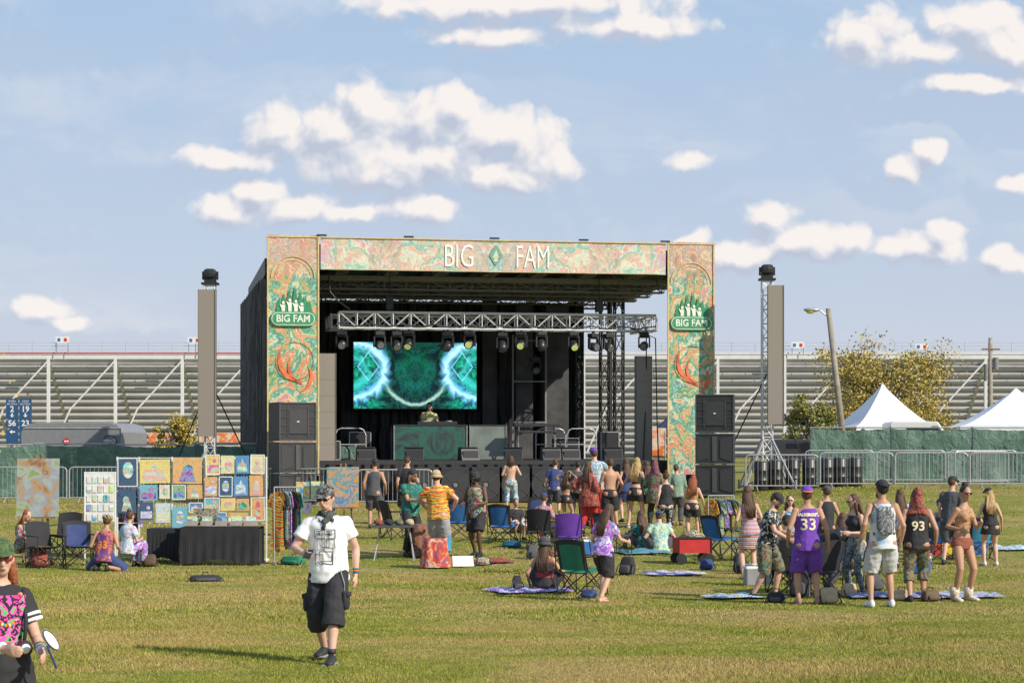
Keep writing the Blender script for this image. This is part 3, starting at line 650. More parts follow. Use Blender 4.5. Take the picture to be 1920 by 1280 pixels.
# ---------------------------------------------------------------- background things
def ground_z(x,y): return float(gz(x,y))
for k,(u,l1,l2,l3,l4) in enumerate(((23,'EVEN','SECTIONS','2','56'),(48,'ODD','SECTIONS','19','23'))):
    D=90; x=(u-960)*D/F; z0=ground_z(x,D); e=root('section_sign','tall dark blue sign with white numbers and arrows','sign',(x,D,z0),0,'blue section signs')
    zt=P(u,747,D).z-z0
    g=G(); g.box((0,0,zt-1.),(.55,.06,2.)); add(g,'panel',mk('sign_blue',(.02,.08,.19),.5,.1),e)
    for sx in(-.2,.2): g=G(); g.bar((sx,.05,0),(sx,.05,zt-1.5),.07); add(g,'post',grey,e)
    g=G(); gadd_text(g,l1,.13,0,-.035,zt-.12); gadd_text(g,l2,.1,0,-.035,zt-.25); gadd_text(g,l3,.36,0,-.035,zt-.48,1,.008); gadd_text(g,l4,.36,0,-.035,zt-1.12,1,.008)
    for zz in (zt-.75,): g.prism([(-.03,zz+.1),(.03,zz+.1),(.03,zz),(.1,zz),(0,zz-.1),(-.1,zz),(-.03,zz)],-.035,-.045)
    zz=zt-1.5; g.prism([(.14,zz+.03),(.14,zz-.03),(0,zz-.03),(0,zz-.09),(-.12,zz),(0,zz+.09),(0,zz+.03)],-.035,-.045)
    add(g,'lettering',white,e)
e=root('enclosed_trailer','grey enclosed cargo trailer with small logos','trailer',(-18.75,76,.62),0)
sil=mk('trailer_silver',(.21,.215,.23),.4,.08); g=G()
g.prism([(.0,.5),(.0,2.1),(.25,2.38),(.6,2.46),(3.4,2.46),(3.7,2.38),(3.9,2.1),(3.9,.5)],0,5.); add(g,'body',sil,e,bev=.03)
g=G(); g.box((1.95,-.03,2.25),(3.7,.02,.03)); g.box((1.95,-.03,.6),(3.9,.04,.14)); g.box((3.86,-.03,1.4),(.06,.03,1.8)); add(g,'trim',mk('trim_grey',(.4,.4,.42)),e)
g=G(); arc(g,1.75,1.75,.0,.13,0,2*math.pi,-.03,-.034,0,20); g.box((1.75,-.037,1.75),(.18,.003,.05),1); add(g,'round_logo',[redp,white],e); g=G(); arc(g,3.4,1.72,.24,.27,0,2*math.pi,-.03,-.033); gadd_text(g,'IMPACT',.17,3.4,-.036,1.75,.8,.006,1); add(g,'lettering',[black,white],e)
for x in(.3,3.6): g=G(); g.cyl((x-.1,2.5,.33),(x+.1,2.5,.33),.33,20); add(g,'wheel',black,e)
D=85; x=(1583-960)*D/F
e=root('street_lamp','leaning wooden lamp pole with curved cobra head lamp','street lamp',(x,D,ground_z(x,D)),0); zt=P(0,578,D).z-e.location.z; tx=(1560-1590)*D/F
g=G(); g.tube([(.1,0,0),(tx,0,zt)],[.16,.11],12); add(g,'pole',mk('weathered_pole',(.30,.26,.21),.8,.25,4,bump=.4),e,True)
g=G(); g.tube([(tx,0,zt-.35),(tx-.35,-.05,zt-.1),(tx-.6,-.08,zt-.06)],.035); add(g,'arm',steel,e)
g=G(); g.ell((tx-.72,-.1,zt-.07),(.36,.16,.1),14,8); add(g,'lamp_head',steel,e,True); g=G(); g.ell((tx-.78,-.1,zt-.14),(.2,.12,.1),12,8); add(g,'lens',mk('yellow_lens',(.6,.6,.1),.2),e,True)
D=120; x=(1857-960)*D/F; e=root('utility_pole','wooden utility pole with crossarm and insulators','utility pole',(x,D,ground_z(x,D)),0); zt=P(0,633,D).z-e.location.z
g=G(); g.tube([(0,0,0),(0,0,zt)],[.17,.12],10); add(g,'pole',MATS['weathered_pole'],e,True); g=G(); g.box((0,-.1,zt-.7),(1.1,.1,.1)); add(g,'crossarm',wood,e)
for a in ((.3,1.9,1.2,.17),(-.3,2.6,1.6,.12)): g=G(); g.cyl((a[0],-.1,zt-a[1]),(a[0],-.1,zt-a[2]),a[3],12); add(g,'transformer',grey,e)
twm,t_,b_,o_=newmat('tent_vinyl'); setc(t_,b_,ramp(t_,noi(t_,o_,.8,2),[(.3,(.70,.70,.71)),(.7,(.80,.80,.80))])); b_.inputs['Roughness'].default_value=.45
def tent(u,vt,ve,half,D,label,hd=2.5,mat=twm,grp='white peaked tents',rz=0.):
    x=(u-960)*D/F; z0=ground_z(x,D); e=root('peaked_tent',label,'tent',(x,D,z0),rz,grp); zt=P(u,vt,D).z-z0; ze=P(u,ve,D).z-z0
    g=G(); n=12; vs=[];fs=[]; m_=16
    for j in range(n+1):
        a=j/n; z=ze+(zt-ze)*(a**1.35); rr=1-a
        for i in range(m_):
            th=2*math.pi*i/m_; c,s=math.cos(th),math.sin(th); q=1/max(abs(c),abs(s)); vs.append((c*q*half*rr+(.05*c if j==n else 0),s*q*hd*rr,z))
    for j in range(n):
        for i in range(m_): k=(i+1)%m_; fs.append((j*m_+i,j*m_+k,(j+1)*m_+k,(j+1)*m_+i))
    g._a(vs,fs); g.box((0,-hd,ze-.15),(half*2,.02,.3)); add(g,'canopy',mat,e)
    for sx in(-1,1):
        for sy in(-1,1): g=G(); g.cyl((sx*half*.98,sy*hd*.98,0),(sx*half*.98,sy*hd*.98,ze),.04); add(g,'pole',steel,e)
    g=G(); g.cyl((0,0,zt-.3),(0,0,zt+.05),.05,8,0,.02); add(g,'finial',white,e)
tent(1655,720,800,2.05,100,'white high peak tent canopy',2.5,rz=.1); tent(1905,728,800,3.1,98,'white frame tent with broad canopy',3.2,rz=-.1)
tent(1262,768,815,.95,75,'small dark blue and black canopy tent',1.2,ptn('dark_tent',[(.01,.01,.015),(.03,.06,.12),(.01,.01,.01)],1.5),'dark tents')
def van(u,D,L,h,label,col):
    x=(u-960)*D/F; z0=ground_z(x,D); e=root('parked_van',label,'van',(x,D,z0),0,'vehicles behind the fence')
    g=G(); g.prism([(-L/2,.4),(-L/2,h*.95),(-L/2+.15,h),(L/2-1.1,h),(L/2-.5,h*.62),(L/2,h*.52),(L/2,.4)],0,2.); add(g,'body',mk('van_'+col,(.6,.6,.6) if col=='white' else (.04,.04,.045),.3,.05),e,bev=.06)
    g=G(); g.prism([(L/2-1.5,h*.62),(L/2-1.4,h*.9),(L/2-1.1,h*.9),(L/2-.65,h*.62)],-.01,-.02); g.box((-.3,-.015,h*.8),(L*.35,.02,h*.14)); add(g,'window',glassd,e)
    for sx in(-1,1): g=G(); g.cyl((sx*L*.32,-.03,.35),(sx*L*.32,.2,.35),.35,20); g.cyl((sx*L*.32,-.04,.35),(sx*L*.32,-.02,.35),.2,16,1); add(g,'wheel',[black,steel],e)
van(1735,95,3.4,2.2,'white camper van parked behind the fence','white'); van(1510,80,2.6,1.35,'black vehicle behind the fence','black'); van(1560,105,2.2,1.7,'white van parked behind the fence','white')
for (u,v,w_,h,D) in ((300,820,1.1,.5,96),(412,820,2.0,.45,97),(1228,828,.8,1.0,72),(1272,826,.7,1.0,72)):
    q=P(u,v,D); z0=ground_z(q.x,D); e=root('orange_canopy','orange and white vendor canopy edge','canopy',(q.x,D,z0),0,'orange vendor canopies'); g=G(); g.box((0,0,q.z-z0),(w_,.05,h)); add(g,'valance',ptn('orange_cloth',[(.7,.14,.03),(.7,.2,.05),(.7,.6,.5),(.7,.15,.03)],1.4),e)
    for sx in(-1,1): g=G(); g.cyl((sx*w_*.45,.05,0),(sx*w_*.45,.05,q.z-z0),.03); add(g,'pole',steel,e)
# ---------------------------------------------------------------- trees
def leafmat(name,c1,c2,c3):
    m,t,b,o=newmat(name); rpi=nd(t,'ShaderNodeNewGeometry').outputs['Random Per Island']; setc(t,b,ramp(t,rpi,[(0,c1),(.5,c2),(1,c3)])); b.inputs['Roughness'].default_value=.6; return m
lf_y=leafmat('leaves_yellow',(.17,.17,.035),(.42,.32,.06),(.58,.40,.08)); lf_g=leafmat('leaves_green',(.10,.13,.03),(.22,.23,.05),(.36,.30,.07)); bark=mk('bark',(.15,.12,.09),.9,.3,5,bump=.5)
def tree(x,y,H,W,mat,label,seed,nl=26,dens=90,ls=.13,z_low=.25,bare=0.2,name='tree'):
    rr=random.Random(seed); z0=ground_z(x,y); e=root(name,label,'tree',(x,y,z0),0)
    g=G(); tips=[]
    g.tube([(0,0,-.05),(.05,0,H*.2),(-.05,.05,H*.45),(.05,0,H*.75)],[.03*H*.8,.022*H,.015*H,.005*H],8)
    for i in range(nl):
        zs=H*rr.uniform(.12,.6); a=rr.uniform(0,6.28); up=rr.uniform(.2,1.); L=W*rr.uniform(.45,1.)
        ze=min(H,zs+L*up*.9); rad=W*math.sqrt(max(.05,1-((ze/H-.5)/.55)**2))*rr.uniform(.5,1.)
        q=V((math.cos(a)*rad,math.sin(a)*rad,max(ze,H*z_low))); s_=V((0,0,zs)); mid=s_.lerp(q,.5)+V((0,0,.08*H))
        g.tube([s_,mid,q],[.010*H,.006*H,.002*H],5); tips+= [q,mid.lerp(q,.5)]
        for _ in range(2):
            q2=q+V((rr.gauss(0,1),rr.gauss(0,1),rr.gauss(.2,.7)))*W*.2; g.tube([mid,q2],[.004*H,.0015*H],4); tips.append(q2)
    add(g,'trunk',bark,e)
    vs=[];fs=[]
    for q in tips:
        if rr.random()<bare: continue
        s0=W*rr.uniform(.07,.17)
        for _ in range(int(dens*rr.uniform(.3,1.3))):
            c=q+V((rr.gauss(0,1),rr.gauss(0,1),rr.gauss(0,.7)))*s0; a=V((rr.gauss(0,1),rr.gauss(0,1),rr.gauss(0,1))).normalized()*ls*rr.uniform(.5,1.1); b=a.cross(V((rr.gauss(0,1),rr.gauss(0,1),rr.gauss(0,1)))).normalized()*ls*.4
            k=len(vs); vs+=[c-a*.5,c+b,c+a*.5,c-b]; fs.append((k,k+1,k+2,k+3))
    g=G(); g.v=vs; g.f=fs; g.m=[0]*len(fs); me=g.mesh('crown',[mat]); link(me,'crown',e)
def tree_at(u,vt,D,wpx,*a,**k):
    x=(u-960)*D/F; tree(x,D,P(u,vt,D).z-ground_z(x,D),wpx*D/F/2,*a,**k)
tree_at(1655,632,118,245,lf_y,'wide autumn tree with yellow gold leaves',5,nl=58,dens=78,ls=.18,bare=.15)
tree_at(1735,690,112,110,lf_y,'thin yellow autumn tree behind tents',6,nl=26,dens=40,ls=.15)
tree_at(1515,722,100,95,lf_g,'green bushy tree beside the fence',7,nl=34,dens=80,ls=.15,z_low=.1)
tree_at(1585,735,108,100,lf_y,'yellow green bushy tree by the tents',17,nl=32,dens=75,ls=.15,z_low=.1)
tree_at(237,765,100,50,lf_g,'small green evergreen shrub near the grandstand',8,nl=22,dens=90,ls=.13,z_low=.05,name='shrub')
tree_at(322,768,94,80,lf_y,'small yellow green shrub near the grandstand',9,nl=26,dens=90,ls=.13,z_low=.05,name='shrub')
tree_at(175,778,104,70,lf_g,'small green shrub near the trailer',10,nl=22,dens=80,ls=.13,z_low=.05,name='shrub')
tree(-15.3,46.,7.2,3.7,lf_y,'autumn tree with sparse yellow leaves',11,nl=26,dens=18,ls=.11,z_low=.4)

# ================================================================ PEOPLE
def ik(a,b,l1,l2,h):
    d=b-a; L=max(.12,min(d.length,(l1+l2)*.995)); dn=d.normalized(); b=a+dn*L
    x=(l1*l1-l2*l2+L*L)/(2*L); hh=math.sqrt(max(l1*l1-x*x,0)); h=V(h); hn=(h-dn*h.dot(dn))
    hn=hn.normalized() if hn.length>1e-4 else V((0,-1,0))
    return a+dn*x+hn*hh,b
TM=[(-.13,.10,.09),(-.03,.164,.118),(.06,.152,.108),(.16,.142,.10),(.27,.156,.108),(.38,.176,.116),(.45,.172,.104),(.50,.13,.08),(.56,.062,.058)]
TF=[(-.13,.11,.095),(-.03,.174,.124),(.06,.148,.104),(.15,.116,.088),(.26,.130,.096),(.36,.146,.106),(.43,.146,.092),(.49,.108,.07),(.55,.05,.05)]
SKIN={'light':(.60,.36,.25),'tan':(.46,.25,.15),'pink':(.64,.38,.28),'dark':(.13,.065,.04),'olive':(.38,.22,.13)}
HAIRC={'brown':(.09,.045,.022),'black':(.018,.014,.013),'blond':(.45,.29,.12),'red':(.26,.075,.025),'grey':(.3,.28,.26)}
def person(label,u,v=None,top=None,D=None,H=None,yaw=0,sex='m',fat=1.,skin='light',pel=None,lean=0,side=0,twist=0,head=None,hands=None,feet=None,kh=None,eh=None,
           tp=('tee','x'),bt=('shorts','x',.42),shoes=black,hair=('short','brown'),hat=None,beard=None,shades=False,face=True,pack=None,vox=None,wear=None,base=None,extra=None,handdir=None,decal=None,gar=1.):
    if base is None:
        if D: x=(u-960)*D/F; base=V((x,D,ground_z(x,D)))
        else: base=spot(u,v)
    dist=base.y
    if H is None: H=(v-top)*dist/F
    s=H/1.8; vox=vox or (.011 if dist<36 else .014 if dist<46 else .018); fem=sex=='f'
    e=root('person',label,'person',base,math.radians(yaw))
    skm=mk('skin_'+skin,SKIN[skin],.55,.08,8); hm=mk('hair_'+hair[1],HAIRC[hair[1]],.6,.3,30,bump=.6,bsc=60)
    Rz=lambda a:Matrix.Rotation(math.radians(a),4,'Z'); Rx=lambda a:Matrix.Rotation(math.radians(a),4,'X'); Ry=lambda a:Matrix.Rotation(math.radians(a),4,'Y')
    standing=pel is None
    if standing:      # weight on one leg, shoulders and head turned a little
        ws=R.choice((-1,1)); pel=(ws*R.uniform(.015,.05),0,.94)
        if not twist: twist=R.uniform(-14,14)
        if not side: side=ws*R.uniform(1,4)
        if not lean: lean=R.uniform(-2,6)
        if head is None: head=(R.uniform(-28,28),R.uniform(-4,16))
    head=head or (0,0)
    pel=V(pel); T=Matrix.Translation(pel)@Rz(twist)@Rx(lean)@Ry(-side); T3=T.to_3x3()
    TS=TF if fem else TM
    def sec(z):
        for (a,b) in zip(TS,TS[1:]):
            if z<=b[0]: k=clamp((z-a[0])/(b[0]-a[0])); return (a[1]+(b[1]-a[1])*k,a[2]+(b[2]-a[2])*k)
        return TS[-1][1:]
    def torso(g,z0,z1,inf=0.,flare=0.,wtop=1.):
        n=max(3,int((z1-z0)/.04)+1); secs=[]
        for i in range(n):
            z=z0+(z1-z0)*i/(n-1); a,b=sec(clamp(z,-.13,.56)); fb=1+(fat-1)*math.exp(-((z-.1)/.2)**2)*1.2; fa=1+(fat-1)*.8
            if z<-.05 and inf>0: a,b=sec(-.03)
            k=(1-i/(n-1))*flare; q=1-(1-wtop)*clamp((z-.36)/.14)
            secs.append((T@V((0,-.012*(fb-1)*6,z)),T3@V(((a*fa+inf+k)*q,0,0)),T3@V((0,b*fb+inf+k,0))))
        g.loft(secs,18)
    sw=.148 if fem else .176
    SH=[T@V((sg*sw,.005,.455 if not fem else .44)) for sg in(1,-1)]; HP=[pel+ (Rz(twist*.4)@V((sg*.092,0,-.03))) for sg in(1,-1)]
    hands=list(hands or [None,None]); eh=list(eh or [None,None])
    for i,sg in enumerate((1,-1)):
        if hands[i] is None:
            q=R.random() if standing else 1.
            if q<.22: hands[i]=(sg*.20,-.28,1.13)
            elif q<.36: hands[i]=(sg*.20,-.06,1.0); eh[i]=(sg,.45,0)
            else: hands[i]=(sg*(.24+R.uniform(0,.06)),-.08+R.uniform(-.08,.05),.90)
    if not feet:
        a_=R.uniform(-.08,.14); feet=[(.10+R.uniform(0,.07),a_,.085),(-.10-R.uniform(0,.07),-a_*.6,.085)]
    feet=[f or (sg*.11,.0,.085) for f,sg in zip(feet,(1,-1))]
    arms=[];legs=[]
    for i,sg in enumerate((1,-1)):
        ehh=eh[i] or (sg*.35,.6,-.5); E,W=ik(SH[i],V(hands[i]),.29,.26,ehh); arms.append((SH[i],E,W))
        khh=(kh[i] if kh and kh[i] else (sg*.12,-1,.1)); K,A=ik(HP[i],V(feet[i]),.44,.43,khh); legs.append((HP[i],K,A))
    ak=.82 if fem else .97; ak*=(1+(fat-1)*.6); lk=(1+(fat-1)*.6)
    def apath(i,f0,f1,inf=0,n=8,fl=0):
        S,E,W=arms[i]; pts=[];rd=[]
        RD=[(0,.058),(.25,.05),(.5,.040),(.62,.042),(1,.027)]
        for j in range(n+1):
            f=f0+(f1-f0)*j/n; p=S.lerp(E,f*2) if f<.5 else E.lerp(W,f*2-1); r=np.interp(f,[a for a,b in RD],[b for a,b in RD])*ak
            pts.append(p); rd.append(float(r)+inf+fl*j/n)
        return pts,rd
    def lpath(i,f0,f1,inf=0,n=10,fl=0):
        S,E,W=legs[i]; pts=[];rd=[]
        RD=[(0,.09),(.25,.078),(.48,.056),(.55,.054),(.68,.058),(.85,.04),(1,.036)]
        for j in range(n+1):
            f=f0+(f1-f0)*j/n; p=S.lerp(E,f*2) if f<.5 else E.lerp(W,f*2-1); r=np.interp(f,[a for a,b in RD],[b for a,b in RD])*lk
            pts.append(p); rd.append(float(r)+inf+fl*j/n)
        return pts,rd
    HC=T@Matrix.Translation((0,-.018,.70))@Rz(head[0])@Rx(head[1])
    H3=HC.to_3x3()
    g=G(); torso(g,-.13,.56); g.tube([T@V((0,.01,.48)),T@V((0,0,.57)),HC@V((0,.01,-.05))],[.062*ak,.055*ak,.055*ak],12)
    g.ell(HC@V((0,0,.01)),(.076,.094,.115),14,10,0,H3); g.ell(HC@V((0,-.032,-.062)),(.052,.056,.05),12,8,0,H3); g.ell(HC@V((0,-.098,-.012)),(.014,.02,.026),8,6,0,H3); g.ell(HC@V((0,-.078,.03)),(.05,.02,.02),8,6,0,H3); g.ell(HC@V((0,-.083,-.052)),(.024,.014,.014),8,6,0,H3)
    for sg in(1,-1): g.ell(HC@V((sg*.078,.005,-.005)),(.014,.022,.032),8,6,0,H3)
    if fem:
        for sg in(1,-1): g.ell(T@V((sg*.07,-.085,.34)),(.062,.055,.062),12,8,0,T3)
    for i,sg in enumerate((1,-1)):
        g.ell(SH[i],(.062*ak,)*3,10,8); p_,r_=apath(i,0,1); g.tube(p_,r_,12)
        p_,r_=lpath(i,0,1); g.tube(p_,r_,12); g.ell(legs[i][1],(.055*lk,)*3,8,6)
        g.ell(legs[i][0]+V((0,.05,-.02)),(.09*lk,.08*lk,.09*lk),10,8)
        S,E,W=arms[i]; d=(W-E).normalized()
        if handdir and handdir[i]: d=V(handdir[i]).normalized()
        n_=V((-sg,0,0)) if abs(d.x)<.8 else V((0,0,-1)); n_=(n_-d*n_.dot(d)).normalized(); l_=d.cross(n_)
        if l_.y>0: l_=-l_
        g.loft([(W-d*.01,l_*.026,n_*.02),(W+d*.03,l_*.036,n_*.017),(W+d*.085,l_*.042,n_*.015),(W+d*.1,l_*.036,n_*.012)],10)
        for j,L in enumerate((.068,.078,.073,.056)):
            b0=W+d*.085+l_*(.031-.021*j); c1=b0+d*L*.45+n_*.008; c2=c1+(d*.8+n_*.6).normalized()*L*.32; c3=c2+(d*.45+n_*.9).normalized()*L*.26
            g.tube([b0-d*.02,c1,c2,c3],[.0105,.010,.0092,.008],7)
        b0=W+d*.03+l_*.03; g.tube([b0-l_*.01,b0+l_*.025+d*.03+n_*.008,b0+l_*.03+d*.06+n_*.016],[.013,.011,.009],7)
    fd=[]
    for i,sg in enumerate((1,-1)):
        K,A=legs[i][1],legs[i][2]; f=V((sg*.12,-1,0))
        f=f.normalized(); sd_=V((-f.y,f.x,0)); up=V((0,0,1)); fd.append((A,f,sd_,up))
        g.loft([(A+f*o_+up*zz,sd_*a,up*h) for o_,zz,a,h in((-.06,-.05,.026,.03),(-.03,-.04,.034,.045),(.03,-.04,.038,.04),(.1,-.055,.043,.028),(.16,-.062,.042,.02),(.19,-.066,.028,.014))],10)
    for q in g.v: q*=s
    me=bake(g,vox,1,'body',[skm]); link(me,'body',e)
    def garment(g,name,mat,it=2,disp=.012,vx=None,lab=None):
        for q in g.v: q*=s
        me=bake(g,(vx or max(.012,vox*1.15)),it,name,mat if isinstance(mat,list) else [mat],disp); return link(me,name,e,lab)
    topo=None
    if tp:
        k,m=tp[0],tp[1]; g=G()
        if k in('tee','long'):
            torso(g,-.13,.53,.02*gar,.015*gar); 
            for i in(0,1):
                p_,r_=apath(i,0,.30 if k=='tee' else .97,.015*gar,8,.02 if k=='tee' else .005); g.tube(p_,r_,14); g.ell(SH[i],(.074*ak,)*3,10,8)
            topo=garment(g,'shirt',m,disp=.018)
        elif k=='tank':
            torso(g,-.13 if not fem else -.04,.50,.02,.018,.78 if not fem else .7); topo=garment(g,'tank_top',m,disp=.016)
        elif k in('crop','bra'):
            torso(g,.16 if k=='crop' else .25,.42 if k=='bra' else .47,.012,.0,.85)
            for sg in(1,-1): g.ell(T@V((sg*.07,-.085,.34)),(.07,.063,.068),12,8,0,T3)
            for sg in(1,-1): g.tube([T@V((sg*.09,-.09,.38)),T@V((sg*.1,-.01,.5)),T@V((sg*.08,.08,.38))],.016,8)
            topo=garment(g,'crop_top',m,1,.004)
        elif k=='dress':
            torso(g,-.1,.46,.014,.02,.8); c=(legs[0][1]+legs[1][1])/2; a,b=sec(-.03)
            g.loft([(pel+V((0,0,.02)),V((a+.02,0,0)),V((0,b+.02,0))),(pel.lerp(c,.5),V((a+.03,0,0)),V((0,b+.04,0))),(pel.lerp(c,.85),V((a+.02,0,0)),V((0,b+.04,0)))],16)
            topo=garment(g,'dress',m,2,.006)
        elif k=='poncho':
            torso(g,-.28,.54,.045,.05)
            for i in(0,1): p_,r_=apath(i,0,.75,.025,8,.04); g.tube(p_,r_,14)
            topo=garment(g,'robe',m,2,.02)
    if bt:
        k,m,L=bt; g=G()
        if k in('shorts','pants'):
            inf,fl=(.024,.034) if k=='shorts' else (.02,.015)
            torso(g,-.14,.06 if not(tp and tp[0] in('crop','bra')) else .08,.014)
            for i in(0,1): p_,r_=lpath(i,0,L,inf,12,fl); g.tube(p_,r_,14)
            garment(g,k,m,2,.02)
        elif k=='leggings':
            torso(g,-.14,.1,.007)
            for i in(0,1): p_,r_=lpath(i,0,L,.008,12,0); g.tube(p_,r_,14)
            garment(g,'leggings',m,1,.0)
        elif k=='briefs':
            torso(g,-.14,.04,.008); 
            for i in(0,1): p_,r_=lpath(i,0,.1,.01,4,0); g.tube(p_,r_,14)
            garment(g,'briefs',m,1,.003)
        elif k=='skirt':
            c=(legs[0][1]+legs[1][1])/2; a,b=sec(-.03); g.loft([(pel+V((0,0,.09)),V((a-.01,0,0)),V((0,b-.01,0))),(pel,V((a+.015,0,0)),V((0,b+.02,0))),(pel.lerp(c,L),V((a+.06,0,0)),V((0,b+.07,0)))],18); garment(g,'skirt',m,1,.012)
    if shoes:
        for A,f,sd_,up in fd:
            g=G(); g.loft([(A+f*o_+up*zz,sd_*a,up*h) for o_,zz,a,h in((-.075,-.04,.028,.042),(-.04,-.03,.042,.058),(.02,-.03,.045,.055),(.08,-.045,.05,.04),(.15,-.055,.051,.03),(.2,-.06,.04,.024),(.215,-.063,.022,.016))],12)
            if shoes.name.startswith('boot'): g.tube([A+up*-.02,A+up*.14],[.07,.075],12)
            for q in g.v: q*=s
            add(g,'shoe',shoes,e,True)
    def hadd(g,name,mat,sm_=True,lab=None):
        for q in g.v: q*=s
        return add(g,name,mat,e,sm_,lab)
    hk=hair[0]
    if hk!='none':
        g=G(); big=1.0 if hk!='afro' else 1.35
        g.ell(HC@V((0,.024,.03)),(.085*big,.096*big,.108*big),20,14,0,H3,jit=.08 if hk!='afro' else .25)
        if hk in('long','curly'):
            k=1.25 if hk=='curly' else 1.
            b0=HC@V((0,.05,.02)); b1=HC@V((0,.08,-.09)); b2=T@V((0,.12,.42)); b3=T@V((0,.13,.30 if hk=='curly' else .22)); X=T3@V((1,0,0)); Y=T3@V((0,1,0))
            g.loft([(b0,X*.08*k,Y*.06*k),(b1,X*.088*k,Y*.05*k),(b2,X*.1*k,Y*.035*k),(b3,X*.07*k,Y*.02)],12)
            for i in range(9):
                x=-.085+.17*i/8; g.tube([HC@V((x,.07,-.05)),T@V((x*1.1*k+R.uniform(-.01,.01),.14,.40)),T@V((x*1.05*k+R.uniform(-.02,.02),.145,.30-R.uniform(0,.13)))],[.018,.022,.006],6)
            for sg in(1,-1): g.tube([HC@V((sg*.07,.02,.0)),HC@V((sg*.085,.01,-.1)),T@V((sg*.1,-.03,.44))],[.03*k,.03*k,.016],8)
        if hk=='dreads':
            for i in range(16):
                a=math.pi*(.05+.9*i/15); x=math.cos(a)*.085; y=math.sin(a)*.085+.01; g.tube([HC@V((x,y,.05)),HC@V((x*1.25,y*1.3,-.05)),HC@V((x*1.3,y*1.35,-.2-.05*(i%3)))],[.014,.013,.008],6)
        if hk=='bun': g.ell(HC@V((0,.06,.13)),(.05,.05,.045),10,8,0,H3,jit=.2)
        hadd(g,'hair',hm)
    if beard:
        g=G(); g.ell(HC@V((0,-.06,-.082)),(.052,.046,.055),12,8,0,H3,jit=.2); hadd(g,'beard',mk('hair_'+beard,HAIRC[beard],.8,.3,30))
    if hat:
        k,m=hat[0],hat[1]; back=len(hat)>2 and hat[2]; sg=1 if back else -1; g=G()
        if k=='cap':
            g.ell(HC@V((0,.01,.055)),(.092,.108,.09),18,8,0,H3,z0=0.); hadd(g,'cap',m)
            g=G(); vs=[];pts=[]
            for i in range(9):
                a=math.pi*i/8; pts.append((math.cos(a)*.078,math.sin(a)*.085))
            for zz in(0,.008):
                for (x,y) in pts: vs.append(HC@V((x,.0+sg*(.075+y),.064+zz-y*.25)))
            fs=[tuple(range(9)),tuple(range(9,18))[::-1]]+[(i,i+1,i+10,i+9) for i in range(8)]; g._a(vs,fs); hadd(g,'cap_brim',hat[3] if len(hat)>3 else m,False)
        elif k in('bucket','wide'):
            g.ell(HC@V((0,.01,.05)),(.094,.108,.11),18,8,0,H3,z0=0.,pw=.8); br=.14 if k=='bucket' else .2
            X=H3@V((1,0,0));Y=H3@V((0,1,0)); g.loft([(HC@V((0,.01,.0 if k=='bucket' else .035)),X*br,Y*br*1.1),(HC@V((0,.01,.058)),X*.096,Y*.11),(HC@V((0,.01,.066)),X*.08,Y*.1)],20); hadd(g,'hat',m)
        elif k=='scarf':
            g.ell(HC@V((0,.015,.02)),(.1,.112,.125),20,14,0,H3,jit=.12); g.loft([(HC@V((0,.03,-.02)),H3@V((.1,0,0)),H3@V((0,.1,0))),(T@V((0,.02,.52)),T3@V((.13,0,0)),T3@V((0,.12,0))),(T@V((0,.03,.42)),T3@V((.19,0,0)),T3@V((0,.125,0)))],16)
            for q in g.v: q*=s
            link(bake(g,.016,2,'head_scarf',[m],.03,9),'head_scarf',e)
        elif k=='bandana':
            g.ell(HC@V((0,.012,.04)),(.088,.104,.095),18,8,0,H3,z0=-.1); g.tube([HC@V((0,.11,.04)),HC@V((.02,.15,-.04))],[.02,.01],6); hadd(g,'bandana',m)
        elif k=='crown':
            g.ell(HC@V((0,.012,.05)),(.09,.106,.07),18,8,0,H3,z0=0)
            for i in range(9): a=2*math.pi*i/9; g.tube([HC@V((.088*math.cos(a),.012+.104*math.sin(a),.06)),HC@V((.095*math.cos(a),.012+.11*math.sin(a),.15))],[.025,.004],5)
            hadd(g,'crown_hat',m)
    if shades:
        g=G()
        for sg in(1,-1): g.ell(HC@V((sg*.034,-.099,.016)),(.028,.007,.018),10,6,0,H3); g.tube([HC@V((sg*.062,-.09,.022)),HC@V((sg*.083,0,.02))],.004,5)
        g.tube([HC@V((-.02,-.1,.022)),HC@V((.02,-.1,.022))],.004,5); hadd(g,'sunglasses',shades if not isinstance(shades,bool) else glassd)
    elif face and dist<48 and abs(((yaw+head[0]+180)%360)-180)<110:
        for sg in(1,-1): g=G(); g.ell(HC@V((sg*.032,-.092,.014)),(.013,.006,.007),8,6,0,H3); g.ell(HC@V((sg*.032,-.096,.014)),(.006,.004,.006),8,6,1,H3); hadd(g,'eye',[white,black])
        for sg in(1,-1): g=G(); g.ell(HC@V((sg*.032,-.096,.036)),(.02,.006,.004),8,6,0,H3); hadd(g,'eyebrow',hm)
    if face and dist<48 and abs(((yaw+head[0]+180)%360)-180)<110 :
        g=G(); g.ell(HC@V((0,-.097,-.052)),(.022,.006,.006),10,6,0,H3); hadd(g,'mouth',mk('lips',(.3,.09,.07)))
    if pack:
        g=G(); g.ell(T@V((0,.18,.27)),(.125,.07,.2),14,10,0,T3,.5); hadd(g,'backpack',pack)
        for sg in(1,-1): g=G(); g.tube([T@V((sg*.1,.14,.42)),T@V((sg*.12,.02,.515)),T@V((sg*.12,-.12,.42)),T@V((sg*.14,-.12,.2)),T@V((sg*.14,.1,.08))],.018,6); hadd(g,'shoulder_strap',pack)
